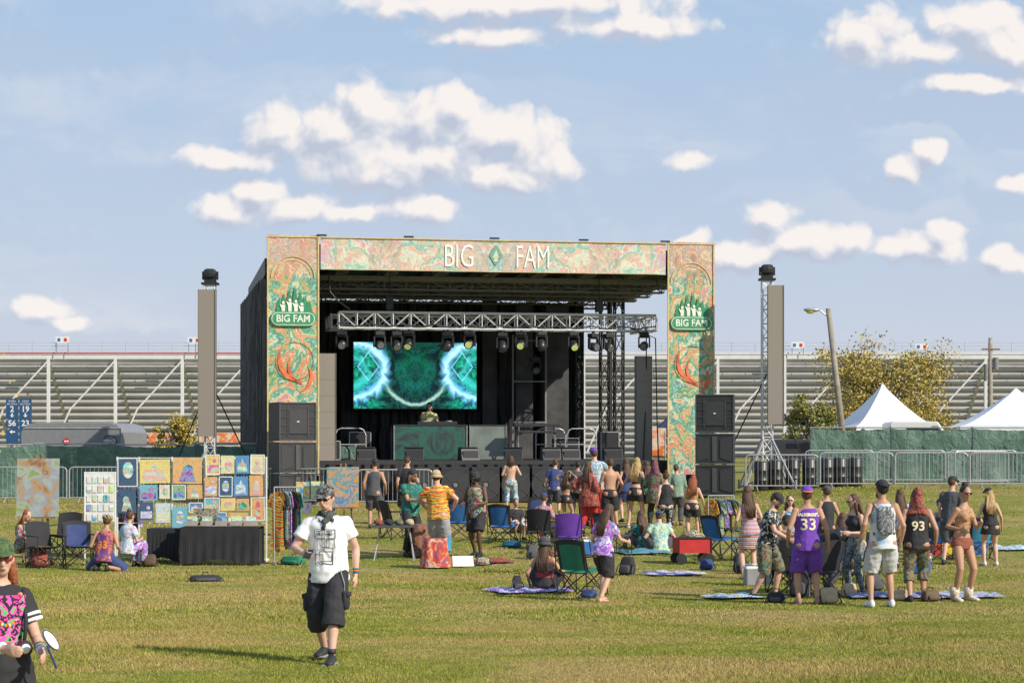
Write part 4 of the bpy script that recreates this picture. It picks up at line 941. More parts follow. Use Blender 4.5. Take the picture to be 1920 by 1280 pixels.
    if decal and topo:
        bv=BVHTree.FromPolygons([vx_.co for vx_ in topo.data.vertices],[tuple(p_.vertices) for p_ in topo.data.polygons])
        for (txt,size,dx,dz,back,m,sx) in decal:
            if txt=='GRAPHIC':
                gg=G()
                def strip(x0,z0,x1,z1,w_=.006):
                    n=max(1,int(math.hypot(x1-x0,z1-z0)/.02)); px_,pz_=(z1-z0),(x0-x1); L_=math.hypot(px_,pz_); px_*=w_/L_;pz_*=w_/L_
                    for i in range(n):
                        a=i/n;b=(i+1)/n; A_=(x0+(x1-x0)*a,z0+(z1-z0)*a);B_=(x0+(x1-x0)*b,z0+(z1-z0)*b)
                        gg._a([(A_[0]-px_,0,A_[1]-pz_),(A_[0]+px_,0,A_[1]+pz_),(B_[0]+px_,0,B_[1]+pz_),(B_[0]-px_,0,B_[1]-pz_)],[(0,1,2,3)])
                def rect(x0,z0,x1,z1,w_=.003): strip(x0,z0,x1,z0,w_);strip(x1,z0,x1,z1,w_);strip(x1,z1,x0,z1,w_);strip(x0,z1,x0,z0,w_)
                rect(-.12,.1,.12,.2); strip(0,.1,0,.2,.003); rect(-.09,-.03,-.0,.09); rect(.02,-.01,.11,.09); rect(-.06,-.16,.08,-.05); rect(-.11,-.2,-.02,-.08); strip(-.06,.03,.07,-.12,.003); rect(-.03,.0,.05,.15); strip(.09,-.01,.09,-.2,.004); strip(-.09,-.17,.09,-.2,.004)
                for cx_ in(-.06,.06):
                    for a in range(12):
                        t0=a*math.pi/6;t1=(a+1)*math.pi/6; strip(cx_+.03*math.cos(t0),.15+.014*math.sin(t0),cx_+.03*math.cos(t1),.15+.014*math.sin(t1),.003)
                    gg._a([(cx_-.01,0,.142),(cx_+.01,0,.142),(cx_+.01,0,.158),(cx_-.01,0,.158)],[(0,1,2,3)]); strip(cx_-.04,.178,cx_+.03,.182,.004)
                for v_ in gg.v: v_*=.88
                me=gg.mesh('print')
            else: me=textmesh(txt,size,sx,.004)
            kx=-1 if back else 1
            for vx_ in me.vertices:
                x=vx_.co.x*kx+dx*s+pel.x*s; z=vx_.co.z+(pel.z+dz)*s; hit=bv.ray_cast(V((x,1.5 if back else -1.5,z)),V((0,-1 if back else 1,0)))
                y=hit[0].y if hit[0] else (.13*s if back else -.13*s); vx_.co=(x,y+(.008 if back else -.008),z)
            me.materials.clear(); me.materials.append(m); link(me,'shirt_print',e)
    if extra: extra(e,dict(HC=HC,T=T,arms=arms,legs=legs,s=s,H3=H3,T3=T3,pel=pel))
    return e
def C(n,c,**k): return mk('cloth_'+n,c,.85,.12,5,**k)
cw=C('white',(.8,.8,.8)); cb=C('black',(.028,.027,.031)); cdg=C('darkgrey',(.075,.075,.085)); cg_=C('grey',(.3,.3,.31)); cpur=C('purple',(.15,.05,.40)); cred=C('red',(.48,.03,.03)); cnav=C('navy',(.04,.06,.17)); ctan=C('tan',(.5,.38,.24)); clg=C('lightgrey',(.5,.5,.5)); cora=C('orange',(.75,.22,.03)); cgreen=C('green',(.02,.18,.10)); cblue=C('blue',(.03,.13,.36)); csky=C('sky',(.06,.27,.45))
td_or=ptn('tiedye_orange',[(.6,.05,.02),(.8,.3,.02),(.8,.65,.1),(.75,.3,.04),(.15,.3,.1),(.7,.12,.03)],3,1.5,rings=3.); td_pp=ptn('tiedye_purple',[(.35,.05,.5),(.75,.7,.8),(.15,.1,.5),(.6,.1,.45),(.1,.4,.6),(.75,.75,.8)],5,2.)
td_gr=ptn('tiedye_green',[(.1,.3,.12),(.6,.7,.3),(.1,.35,.5),(.7,.7,.5),(.3,.55,.1)],5,2.); td_rd=ptn('paisley_red',[(.20,.015,.02),(.42,.035,.03),(.05,.01,.03),(.35,.05,.06)],9,2,lines=(.35,.2,.08))
td_bl=ptn('floral_blue',[(.03,.1,.35),(.1,.4,.6),(.7,.7,.65),(.05,.2,.4),(.6,.45,.1)],9,1.5); td_mul=ptn('multi_print',[(.6,.05,.2),(.02,.02,.02),(.1,.4,.4),(.7,.4,.05),(.02,.02,.03),(.4,.1,.5)],9,2.,'CONSTANT'); td_bw=ptn('black_white_print',[(.02,.02,.02),(.02,.02,.02),(.6,.6,.6),(.03,.03,.03)],14,1.5,'CONSTANT'); td_leo=ptn('leopard_print',[(.45,.25,.1),(.5,.3,.12),(.05,.03,.02),(.4,.2,.08)],22,.5,'CONSTANT'); td_ear=ptn('earth_print',[(.15,.05,.03),(.05,.2,.15),(.3,.15,.05),(.03,.05,.1),(.3,.05,.05)],7,2.,'CONSTANT')
td_teal=ptn('teal_print',[(.01,.08,.08),(.02,.25,.2),(.02,.02,.03),(.1,.4,.2)],8,2.); st_pink=stripes('striped_dress',[(.5,.15,.25),(.6,.6,.6),(.2,.1,.25),(.65,.4,.3)],14); boot=mk('boot_fluffy',(.7,.6,.5),.95,.2,30,bump=1.,bsc=50)
shw=mk('shoe_white',(.7,.7,.7),.6); shb=mk('shoe_black',(.03,.03,.03),.6); sho=mk('shoe_mixed',(.35,.2,.15),.6)

def man_extra(e,i):
    s=i['s']; T=i['T']; HC=i['HC']; T3_=i['T3']
    g=G(); g.loft([(T@V((0,-.035,.40)),T3_@V((.07,0,0)),T3_@V((0,.10,0))),(T@V((0,-.015,.48)),T3_@V((.12,0,0)),T3_@V((0,.12,0))),(T@V((0,-.005,.54)),T3_@V((.095,0,0)),T3_@V((0,.1,0))),(T@V((0,-.005,.58)),T3_@V((.068,0,0)),T3_@V((0,.075,0)))],20)
    for q in g.v: q*=s
    link(bake(g,.009,1,'neck_gaiter',[mk('gaiter',(.06,.065,.06),.9,.5,20)],.035,14),'neck_gaiter',e)
    W=i['arms'][1][2]; d=(W-i['arms'][1][1]).normalized(); g=G(); g.box((W+d*.11+V((.015,-.02,.02)))*s,(.08,.15,.012),0,Matrix.Rotation(.5,3,'X'))
    ph=add(g,'phone',black,None,bev=.003); ph.location=e.location; ph.rotation_euler=e.rotation_euler; tag(ph,'black mobile phone held in the hand','phone')
    for k in(0,1):
        H_,K,A=i['legs'][k]; sg=1 if k==0 else -1; c=H_.lerp(K,.70)+V((sg*.11,0,0)); g=G(); g.ell(c*s,(.03,.075,.095),12,8,0,None,.5); g.box((c+V((sg*.028,0,.06)))*s,(.018,.13,.045)); add(g,'cargo_pocket',cb,e,True)
    for k in(0,1):
        A=i['legs'][k][2]; g=G(); g.box((A+V((0,-.065,-.077)))*s,(.1,.29,.018)); add(g,'shoe_sole',cg_,e,bev=.006)
        g=G(); g.tube([(A+V((0,0,.02)))*s,(A+V((0,0,.07)))*s],[.044,.043],12); add(g,'sock',shb,e,True)
    W=i['arms'][0][2]; U=i['arms'][0][1]
    for k in range(3): g=G(); c=W.lerp(U,.02+.06*k); g.tube([c*s,(c+(U-W).normalized()*.02)*s],.034,12); add(g,'bracelet',[cblue,cora,cgreen][k],e,True)
    g=G(); g.tube([q*s for q in (i['pel']+V((.15,-.12,.0)),i['pel']+V((.2,-.14,-.15)),i['pel']+V((.19,-.12,-.28)))],.005,6); add(g,'key_chain',steel,e)
person('man in white printed tee, black cargo shorts and cap holding phone',613,1240,903,yaw=-10,skin='pink',head=(-14,12),pel=(.02,0,.935),side=2,lean=3,twist=8,feet=[(.13,-.30,.085),(-.09,.24,.12)],hands=[(.29,.03,.88),(-.15,-.33,1.10)],eh=[(.4,.6,-.2),(-.9,.5,-.5)],
 tp=('tee',cw),bt=('shorts',cb,.66),shoes=shb,hair=('short','brown'),hat=('cap',ptn('cap_print',[(.02,.02,.02),(.03,.03,.03),(.25,.25,.25),(.02,.02,.02)],30,.5)),shades=True,beard=None,vox=.0075,decal=[('GRAPHIC',0,0,.22,False,cb,1)],extra=man_extra,fat=1.04,gar=1.25)
def edge_extra(e,i):
    s=i['s'];T=i['T']
    g=G()
    for k in range(40):
        a=-.2+math.pi*1.4*k/39-.4; g.ell((T@V((math.cos(a)*.11,-.09-.06*abs(math.sin(a)),.47-.2*max(0,math.sin(a)))))*s,(.013,)*3,8,6,k%4)
    add(g,'bead_necklace',[cora,csky,mk('bead_y',(.8,.7,.05)),cred],e,True)
    for j in(0,1):
        S,E,W=i['arms'][j]
        for k in range(4): g=G(); c=W.lerp(E,.05+.09*k); g.tube([c*s,(c+(E-W).normalized()*.02)*s],.036,12); add(g,'bracelet',[cw,csky,cora,cgreen][k],e,True)
        dd=(E-S).normalized()
        for k in(0,1): g=G(); c=S.lerp(E,.42+.13*k); g.tube([c*s,(c+dd*.02)*s],.079,16); add(g,'sleeve_stripe',cw,e,True)
    g=G(); q=T@V((.02,-.155,.33)); nx_=8
    for a in range(nx_):
        for b_ in range(nx_):
            x0=-.11+.22*a/nx_;x1=-.11+.22*(a+1)/nx_;z0=-.22+.36*b_/nx_;z1=-.22+.36*(b_+1)/nx_; f=lambda x:.55*x*x*2.5
            g._a([(x0,f(x0),z0),(x1,f(x1),z0),(x1,f(x1),z1),(x0,f(x0),z1)],[(0,1,2,3)])
    for p_ in g.v: p_+=q; p_*=s
    add(g,'chest_panel',ptn('pink_print',[(.8,.05,.35),(.02,.02,.02),(.75,.1,.45),(.1,.5,.1),(.02,.02,.02)],14,1.,'CONSTANT'),e)
    g=G(); g.tube([(T@V((.14,-.06,.5)))*s,(T@V((.12,-.18,.3)))*s,(T@V((.1,-.2,.16)))*s],.012,6); g.ell((T@V((.1,-.21,.12)))*s,(.05,.02,.05),14,8,0); g.ell((T@V((.1,-.225,.12)))*s,(.03,.02,.03),14,8,1); add(g,'hanging_tag',[cb,cw],e,True)
    W=i['arms'][0][2]
    fn=root('hand_fan','small white paddle fan held in the hand','fan',e.matrix_basis@((W+V((.0,-.1,.03)))*s),.9); Mf=Matrix.Rotation(-.75,3,'Y')
    g=G(); g.ell((.03,0,.05),(.028,.006,.075),16,10,0,Mf); add(g,'paddle',cw,fn,True); g=G(); g.ell((.03,.006,.05),(.034,.005,.082),16,10,0,Mf); add(g,'rim',cnav,fn,True); g=G(); g.cyl((.0,.0,.02),(.07,.0,-.12),.007); add(g,'handle',cnav,fn)
person('person in black tee, pink chest print, green hat and red sunglasses',0,D=12,H=1.63,yaw=32,sex='f',fat=1.22,skin='pink',pel=(0,0,.94),head=(-10,6),hair=('long','red'),hat=('cap',ptn('hat_green',[(.04,.10,.04),(.10,.16,.05),(.02,.04,.02)],20)),shades=mk('red_shades',(.25,.04,.03),.2),tp=('tee',cb),bt=('shorts',cb,.45),hands=[(.18,-.32,1.04),(-.08,-.34,1.08)],vox=.008,extra=edge_extra)
person('person kneeling in purple and orange 33 jersey and crown hat',195,1070,H=1.75,yaw=170,pel=(0,.0,.30),lean=14,kh=[(.5,-1,.2),(-.5,-1,.2)],feet=[(.12,.12,.09),(-.12,.12,.09)],hands=[(.24,-.25,.40),(-.24,-.25,.40)],tp=('tank',ptn('jersey_purple_orange',[(.12,.04,.2),(.1,.04,.18),(.55,.15,.05),(.15,.06,.25)],5)),bt=('shorts',cnav,.5),hat=('crown',ptn('crown_print',[(.1,.3,.15),(.5,.4,.1),(.2,.1,.3)],15)),skin='tan',decal=[('33',.2,0,.22,True,cora,1)])
person('person sitting in pale tie dye shirt with brown hair',238,1064,H=1.65,sex='f',yaw=150,pel=(0,0,.42),lean=8,feet=[(.12,-.4,.09),(-.12,-.4,.09)],hands=[(.15,-.3,.62),(-.15,-.3,.62)],tp=('tee',ptn('tiedye_pastel',[(.5,.2,.5),(.7,.7,.7),(.2,.5,.5),(.7,.6,.7)],6,2)),bt=('pants',td_pp,.95),hair=('bun','brown'))
person('person sitting behind the easel in red patterned clothes',38,1058,H=1.65,sex='f',yaw=60,pel=(0,0,.42),lean=16,feet=[(.12,-.4,.09),(-.12,-.4,.09)],hands=[(.15,-.4,.55),(-.15,-.4,.55)],tp=('long',td_mul),bt=('pants',td_mul,.95),hair=('long','red'))
person('man in grey tank top, dark shorts and cap from behind',704,990,857,yaw=175,tp=('tank',cdg),bt=('shorts',cdg,.5),hat=('cap',cb,True),skin='tan',hands=[None,(-.25,-.1,.95)],feet=[(.14,0,.085),(-.14,.02,.085)],shoes=shb,fat=1.05)
person('man in black tee standing near the stage barrier',764,985,853,yaw=185,tp=('tee',cb),bt=('shorts',cb,.5),hat=('cap',cb),skin='light',fat=1.1)
person('bearded man in dark teal shirt, black bandana and sunglasses, hands together',770,1042,876,yaw=40,tp=('tee',td_teal),bt=('pants',cb,.95),hat=('bandana',cb),shades=True,beard='brown',hair=('long','brown'),skin='tan',hands=[(.08,-.36,1.12),(-.06,-.36,1.14)],fat=1.1)
person('person in orange tie dye tee and wide sun hat from behind',818,1050,880,yaw=165,tp=('tee',td_or),bt=('shorts',cg_,.5),hat=('bucket',ctan),skin='light',fat=1.3,hands=[(.3,-.2,1.05),(-.3,-.2,1.05)],eh=[(.9,.3,-.2),(-.9,.3,-.2)])
person('man with dreadlocks in colourful tank top and black shorts looking down',893,1043,880,yaw=-25,tp=('tank',td_mul),bt=('shorts',cb,.46),skin='dark',hair=('afro','black'),head=(-15,14),hands=[(.18,-.3,1.1),(-.2,-.28,1.08)],feet=[(.12,-.05,.085),(-.1,.15,.085)],beard='black')
person('shirtless person with long hair and loose black trousers facing the stage',960,955,852,yaw=180,tp=None,bt=('pants',td_bl,.8),hair=('dreads','brown'),skin='light',hands=[(.25,-.25,1.15),(-.25,-.25,1.15)])
person('woman in black crop top with both hands on her head',1063,990,880,yaw=150,sex='f',tp=('bra',cb),bt=('skirt',cb,.35),hair=('long','brown'),skin='tan',hands=[(.16,-.02,1.68),(-.14,-.02,1.70)],eh=[(1,.2,.2),(-1,.2,.2)])
person('person in red patterned robe with brown hair',1101,1000,862,yaw=160,sex='f',tp=('poncho',td_rd),bt=('pants',cred,.95),hair=('long','brown'),skin='light')
person('man in purple and blue patterned shirt with cap and red trousers',1114,985,838,yaw=180,tp=('tee',td_bl),bt=('pants',cred,.95),hat=('cap',cpur),skin='light',fat=1.1,hands=[None,(-.35,-.25,1.3)])
person('shirtless man in black shorts with one arm bent',1147,992,857,yaw=188,tp=None,bt=('shorts',cb,.5),hair=('short','brown'),skin='tan',hands=[(.25,-.28,1.05),(-.27,-.2,1.0)],feet=[(.13,0,.085),(-.13,.05,.085)])
person('blonde woman in black crop top and black shorts seen from behind',1193,990,855,yaw=165,sex='f',tp=('crop',cb),bt=('shorts',cb,.24),hair=('long','blond'),skin='light',feet=[(.2,0,.085),(-.18,.06,.085)],shoes=shw,hands=[(.2,-.25,1.3),None])
person('person in patterned robe and purple head scarf',1226,990,860,yaw=170,sex='f',tp=('poncho',td_ear),bt=('pants',cb,.95),hat=('scarf',ptn('scarf_purple',[(.12,.04,.12),(.22,.08,.08),(.05,.03,.06)],12)),skin='tan')
person('woman in black tank top and patterned leggings, hand near face',1251,1012,882,yaw=200,sex='f',fat=1.12,tp=('tank',cb),bt=('leggings',td_bw,.95),hair=('bun','brown'),skin='light',hands=[None,(-.1,-.25,1.45)])
person('person in green plaid shirt near the barricade',1268,985,868,yaw=175,tp=('long',C('sage',(.2,.3,.22))),bt=('pants',cdg,.95),hair=('short','brown'))
person('woman with curly red hair in leopard top and black shorts',1300,1012,888,yaw=180,sex='f',fat=1.15,tp=('crop',td_leo),bt=('shorts',cb,.3),hair=('curly','red'),skin='light',shoes=shw)
person('man in open blue and white patterned shirt beside the speaker stack',1362,924,822,yaw=110,tp=('long',td_bl),bt=('pants',cnav,.95),hair=('long','brown'),beard='brown',skin='light',head=(-10,-15),lean=-6)
person('woman in purple tie dye tee and black shorts, head bowed',1133,1127,937,yaw=140,sex='f',fat=1.1,tp=('tee',td_pp),bt=('shorts',cb,.52),hair=('long','brown'),skin='light',pel=(0,.05,.92),head=(10,18),lean=14,feet=[(.14,-.10,.085),(-.14,.28,.085)],hands=[(.32,-.22,.95),(-.2,-.42,1.05)],shoes=None)
person('person sitting on a blanket in red and black top with cap',1020,1110,H=1.68,sex='f',yaw=165,pel=(0,.0,.13),lean=4,feet=[(.2,-.55,.08),(-.25,-.6,.08)],kh=[(.3,-.2,1),(-.3,-.2,1)],hands=[(.3,-.1,.18),(-.28,-.3,.4)],tp=('tank',stripes('red_black_top',[(.3,.03,.04),(.02,.02,.02),(.02,.02,.02)],4)),bt=('shorts',cb,.4),hat=('bucket',cdg),hair=('long','brown'),fat=1.1,skin='tan')
person('person sitting on the grass in green and purple tie dye tee',1238,1035,H=1.72,yaw=185,pel=(0,0,.13),lean=14,feet=[(.25,-.5,.08),(-.25,-.5,.08)],kh=[(.6,-.2,1),(-.6,-.2,1)],hands=[(.3,-.3,.4),(-.3,-.3,.4)],tp=('tee',td_gr),bt=('shorts',cdg,.5),hair=('short','brown'),fat=1.2,hat=('cap',cnav,True))
person('woman in striped pink dress with long brown hair from behind',1403,1085,907,yaw=190,sex='f',tp=('dress',st_pink),bt=None,hair=('long','brown'),skin='light',shoes=None,hands=[(.25,-.1,.95),(-.22,-.2,1.05)])
person('bearded man in black patterned shirt and cap looking down',1437,1122,918,yaw=65,skin='light',fat=1.12,tp=('tee',td_bw),bt=('shorts',td_ear,.55),hat=('cap',cb),beard='brown',head=(0,28),lean=12,hands=[(.12,-.42,1.05),(-.12,-.42,1.0)],shoes=shb,feet=[(.15,-.1,.085),(-.14,.18,.085)])
person('woman in floral top and sunglasses behind the group',1480,1075,925,yaw=10,sex='f',skin='light',tp=('tank',td_bl),bt=('shorts',cb,.4),hair=('long','brown'),shades=True)
person('man in purple basketball jersey 33, purple cap and shorts from behind',1516,1133,908,yaw=180,skin='tan',fat=1.08,tp=('tank',cpur),bt=('shorts',cpur,.54),hat=('cap',cpur,True,cora),shoes=sho,pel=(.02,0,.94),hands=[(.3,-.08,.95),(-.3,-.04,.9)],feet=[(.15,0,.085),(-.13,0,.085)],decal=[('33',.24,0,.26,True,mk('num_y',(.85,.75,.5)),1.05),('HALEGROOTS',.06,0,.41,True,MATS['num_y'],.9)])
person('woman in dark top and patterned leggings facing the group',1608,1116,922,yaw=-50,sex='f',skin='light',tp=('crop',cb),bt=('leggings',ptn('legging_print',[(.05,.08,.1),(.3,.35,.35),(.03,.03,.05),(.15,.2,.1)],16,1.),.97),hair=('long','brown'),shades=True,hands=[(.1,-.3,1.1),(-.1,-.3,1.1)])
person('man in white jersey, hydration pack and grey shorts from behind',1652,1138,896,yaw=186,skin='tan',tp=('tank',ptn('jersey_white',[(.8,.8,.8),(.8,.8,.78),(.78,.78,.78),(.1,.3,.5)],2.5,.5)),bt=('shorts',clg,.52),hat=('cap',cb,True),pack=ptn('pack_white_grey',[(.5,.5,.5),(.05,.06,.08),(.6,.6,.6)],9),shoes=shw,hands=[(.3,.0,.92),(-.3,-.05,.92)],beard='brown',hair=('short','black'),feet=[(.15,.02,.085),(-.16,-.03,.085)],head=(20,0))
person('person in black jersey 93, red head scarf and patterned trousers',1717,1127,912,yaw=178,skin='tan',fat=1.08,tp=('tank',cb),bt=('pants',td_ear,.72),hat=('scarf',td_rd),shoes=cb,pel=(-.02,0,.94),decal=[('93',.2,0,.24,True,MATS['num_y'],1.05)],hands=[(.32,-.06,.92),(-.32,-.06,.92)])
person('tanned woman in brown crop top, mini shorts and fluffy boots',1805,1126,905,yaw=25,sex='f',skin='tan',tp=('crop',ptn('crop_print',[(.35,.15,.08),(.5,.3,.15),(.15,.05,.05)],14)),bt=('briefs',C('rust',(.25,.08,.05)),0),hair=('bun','black'),shades=True,shoes=boot,hands=[(.12,-.28,1.2),(-.2,-.2,1.1)],head=(-20,5))
person('woman in black top, skirt and cap with long blonde hair',1856,1060,912,yaw=180,sex='f',skin='light',tp=('tank',cb),bt=('skirt',cb,.5),hat=('cap',cb),hair=('long','blond'),shoes=shw)
person('man in black tee and cap standing behind the group',1786,1058,890,yaw=150,skin='light',tp=('tee',cdg),bt=('shorts',cdg,.5),hat=('cap',cb))
person('child sitting in dark top near the blue chair',967,1012,H=1.5,yaw=20,pel=(0,0,.34),feet=[(.12,-.3,.09),(-.12,-.3,.09)],hands=[(.1,-.3,.5),(-.1,-.3,.5)],tp=('tee',cb),bt=('shorts',clg,.5),hair=('short','brown'),skin='tan')
person('person sitting in a chair in red and pink patterned top',1018,1020,H=1.65,sex='f',yaw=160,pel=(0,0,.45),lean=6,feet=[(.12,-.42,.09),(-.12,-.42,.09)],hands=[(.3,-.2,.7),(-.3,-.2,.7)],tp=('long',ptn('pink_floral',[(.6,.05,.1),(.1,.2,.4),(.7,.3,.1),(.5,.05,.3)],10)),bt=('pants',cb,.95),hair=('short','brown'),hat=('cap',cnav))
person('woman in dark dress standing near the stage',1172,978,858,yaw=195,sex='f',tp=('dress',cnav),bt=None,hair=('long','brown'),skin='light')
person('person in grey shirt standing in the crowd',1083,976,862,yaw=170,tp=('tee',cdg),bt=('pants',cb,.95),hair=('short','black'),skin='tan')
person('person sitting in a camp chair in black clothes',1478,1100,H=1.72,yaw=185,pel=(0,-.05,.45),lean=4,feet=[(.12,-.42,.09),(-.12,-.42,.09)],hands=[(.3,-.2,.7),(-.3,-.2,.7)],tp=('tee',cdg),bt=('pants',cb,.95),hat=('cap',cb))
person('person sitting in dark clothes amid the chairs',1578,1082,H=1.68,sex='f',yaw=160,pel=(0,-.05,.45),lean=6,feet=[(.12,-.42,.09),(-.12,-.42,.09)],hands=[(.3,-.2,.7),(-.3,-.2,.7)],tp=('tee',td_teal),bt=('pants',cb,.95),hair=('long','brown'))
person('person bending down over a bag in black shirt',1556,1112,H=1.72,yaw=100,pel=(0,.12,.86),lean=68,head=(0,-20),feet=[(.13,-.03,.085),(-.13,.12,.085)],hands=[(.15,-.5,.45),(-.1,-.45,.42)],tp=('tee',cb),bt=('pants',cdg,.95),hair=('short','black'),skin='tan')
person('person sitting on the grass in a dark teal top',1205,1030,H=1.65,sex='f',yaw=200,pel=(0,0,.13),lean=10,feet=[(.25,-.5,.08),(-.25,-.5,.08)],kh=[(.6,-.2,1),(-.6,-.2,1)],hands=[(.3,-.3,.4),(-.3,-.3,.4)],tp=('tee',td_teal),bt=('shorts',cdg,.5),hair=('long','brown'))
person('person sitting in blue camp chair in grey shirt',1765,1040,H=1.7,yaw=185,pel=(0,-.05,.45),lean=2,feet=[(.12,-.42,.09),(-.12,-.42,.09)],hands=[(.3,-.2,.7),(-.3,-.2,.7)],tp=('tee',cdg),bt=('shorts',cb,.5),hat=('cap',cblue))
person('man in black tank top standing beside the jersey group',1552,1068,908,yaw=200,tp=('tank',cb),bt=('shorts',cdg,.5),hat=('cap',cdg),skin='tan')
person('woman in patterned shirt standing behind the jersey group',1690,1064,914,yaw=185,sex='f',tp=('tee',td_bl),bt=('leggings',cb,.95),hair=('long','brown'),skin='light')
person('woman in green top standing in the crowd near the stage',1212,984,862,yaw=185,sex='f',tp=('tank',cgreen),bt=('shorts',cb,.35),hair=('long','brown'),skin='light')
person('man in navy tee standing in the crowd near the stage',1040,972,858,yaw=175,tp=('tee',cnav),bt=('shorts',cdg,.5),hair=('short','brown'),skin='light')
for u_,dd in ((205,66.4),(1617,67.5),(1758,67.5)):
    person('person with dark cap standing behind the green fence',u_,D=dd,H=1.78,yaw=160,tp=('tee',cb),bt=('pants',cdg,.95),hat=('cap',cb))
person('performer in a tan shirt and black headgear behind the booth',803,base=S_(5.55,4.5,DK+.02),H=1.88,yaw=10,tp=('tee',ptn('perf_shirt',[(.6,.5,.25),(.4,.45,.2),(.75,.65,.4)],9)),bt=('pants',cb,.95),hat=('cap',cb),hair=('long','black'),skin='light',head=(0,12),hands=[(.2,-.35,1.2),(-.2,-.35,1.2)],lean=3)

# ================================================================ camp things
def chair(loc,rz,mat,label,mat2=None):
    mat2=mat2 or cb
    e=root('camp_chair',label,'chair',loc,rz,'folding camp chairs')
    g=G(); vs=[(-.26,-.25,.44),(.26,-.25,.44),(.24,.22,.38),(-.24,.22,.38)]; g._a(vs+[(a,b,c-.02) for a,b,c in vs],[(0,1,2,3),(7,6,5,4),(0,4,5,1),(1,5,6,2),(2,6,7,3),(3,7,4,0)]); add(g,'seat',mat,e)
    g=G(); n=8; vs=[];fs=[]
    for j in range(7):
        for i in range(n+1):
            a=i/n*2-1; vs.append((a*.27,.24+.14*j/6+.06*(1-a*a),.42+(.46+.04*(1-a*a))*j/6))
    for j in range(6):
        for i in range(n): k=j*(n+1)+i; fs.append((k,k+1,k+n+2,k+n+1))
    g._a(vs,fs); 
    for k in range(len(g.m)): g.m[k]=1 if (k%8 in(0,7) or k>=40) else 0
    add(g,'backrest',[mat,mat2],e,True)
    g=G()
    for a,b in (((-.28,-.28,0),(.26,-.25,.44)),((.28,-.28,0),(-.26,-.25,.44)),((-.28,.3,0),(.27,.24,.42)),((.28,.3,0),(-.27,.24,.42)),((-.28,-.28,0),(-.28,.26,.42)),((-.28,.3,0),(-.29,-.25,.44)),((.28,-.28,0),(.28,.26,.42)),((.28,.3,0),(.29,-.25,.44)),((-.28,.28,.02),(-.28,.4,.9)),((.28,.28,.02),(.28,.4,.9)),((-.3,-.28,.02),(-.3,-.27,.64)),((.3,-.28,.02),(.3,-.27,.64))): g.cyl(a,b,.011,6)
    add(g,'frame',black,e)
    for sx in(-1,1): g=G(); g.box((sx*.3,0,.64),(.08,.62,.02)); add(g,'armrest',mat2,e)
    return e
rd=math.radians
chair(spot(945,1018),rd(160),cblue,'blue folding camp chair on the grass'); chair(spot(1068,1040),rd(175),cpur,'purple folding camp chair seen from behind',cpur); chair(spot(1092,1116),rd(145),cgreen,'green and black folding camp chair seen from behind'); chair(spot(1016,1030),rd(165),cb,'black folding camp chair with someone in it')
chair(spot(148,1062),rd(20),cnav,'dark blue folding camp chair by the stall'); chair(spot(85,1064),rd(40),cb,'black folding camp chair by the easel'); chair(spot(1575,1095),rd(170),cnav,'dark folding camp chair amid the group'); chair(spot(1478,1112),rd(190),cb,'black folding camp chair amid the group'); chair(spot(1765,1050),rd(180),cblue,'blue folding camp chair'); chair(spot(1835,1050),rd(180),csky,'bright blue folding camp chair'); chair(spot(1530,1118),rd(215),cb,'low black folding chair'); chair(spot(1352,1045),rd(130),cblue,'blue folding camp chair with a bag'); chair(spot(862,1010),rd(170),cblue,'blue camp chair behind the display tables'); chair(spot(120,1040),rd(-10),cb,'black chair behind the stall'); chair(spot(1050,1075),rd(100),td_rd,'red patterned camp chair'); chair(spot(1000,1000),rd(200),cnav,'navy folding camp chair'); chair(spot(1405,1052),rd(190),cb,'black folding camp chair near the dress'); chair(spot(745,1010),rd(120),cb,'black camp chair behind the folding table'); chair(spot(1630,1088),rd(200),cb,'black camp chair behind the group'); chair(spot(1150,1040),rd(120),cdg,'grey camp chair in the middle of the crowd')
def cloth_ground(u,v,w_,d_,rz,mat,label,h=.03):
    q=spot(u,v); e=G(); n=14; vs=[];fs=[]
    for j in range(n+1):
        for i in range(n+1):
            x=(i/n-.5)*w_*(1+.12*mnoise.noise(V((j*.5,u,0)))); y=(j/n-.5)*d_*(1+.15*mnoise.noise(V((i*.5,0,u)))); c,s=math.cos(rz),math.sin(rz); X_=x*c-y*s;Y_=x*s+y*c; edge_=1 if 0<i<n and 0<j<n else .2
            vs.append((X_,Y_,ground_z(q.x+X_,q.y+Y_)-q.z+.035+edge_*h*(1+2.2*mnoise.noise(V((x*5,y*5,u*.1))))))
    for j in range(n):
        for i in range(n): k=j*(n+1)+i; fs.append((k,k+1,k+n+2,k+n+1))
    e._a(vs,fs); o=add(e,'blanket',mat,None,True,loc=q); tag(o,label,'blanket')
cloth_ground(990,1110,1.25,1.0,.4,ptn('blanket_purple',[(.2,.1,.5),(.6,.6,.75),(.1,.1,.35),(.5,.2,.5)],6),'purple and blue patterned blanket on the grass'); cloth_ground(1265,1078,1.1,.7,.3,ptn('blanket_pale',[(.3,.25,.5),(.6,.6,.65),(.2,.15,.4)],9),'pale purple patterned blanket on the grass'); cloth_ground(1375,1122,.9,.6,.2,td_bl,'blue blanket on the grass'); cloth_ground(1800,1120,1.2,.9,.3,ptn('blanket_white',[(.6,.6,.55),(.1,.15,.4),(.5,.5,.5),(.35,.3,.3)],8),'white and blue blanket on the grass'); cloth_ground(1205,1037,1.1,.8,.3,C('blankteal',(.1,.25,.3)),'teal blanket on the grass'); cloth_ground(1900,1030,.9,.7,.1,td_bl,'blue patterned blanket on the grass'); cloth_ground(925,1055,.8,.6,.5,td_rd,'colourful cloth on the grass'); cloth_ground(1660,1120,1.3,.9,.1,ptn('blanket_mul',[(.3,.1,.1),(.1,.2,.4),(.5,.4,.3)],8),'colourful blanket under the group')
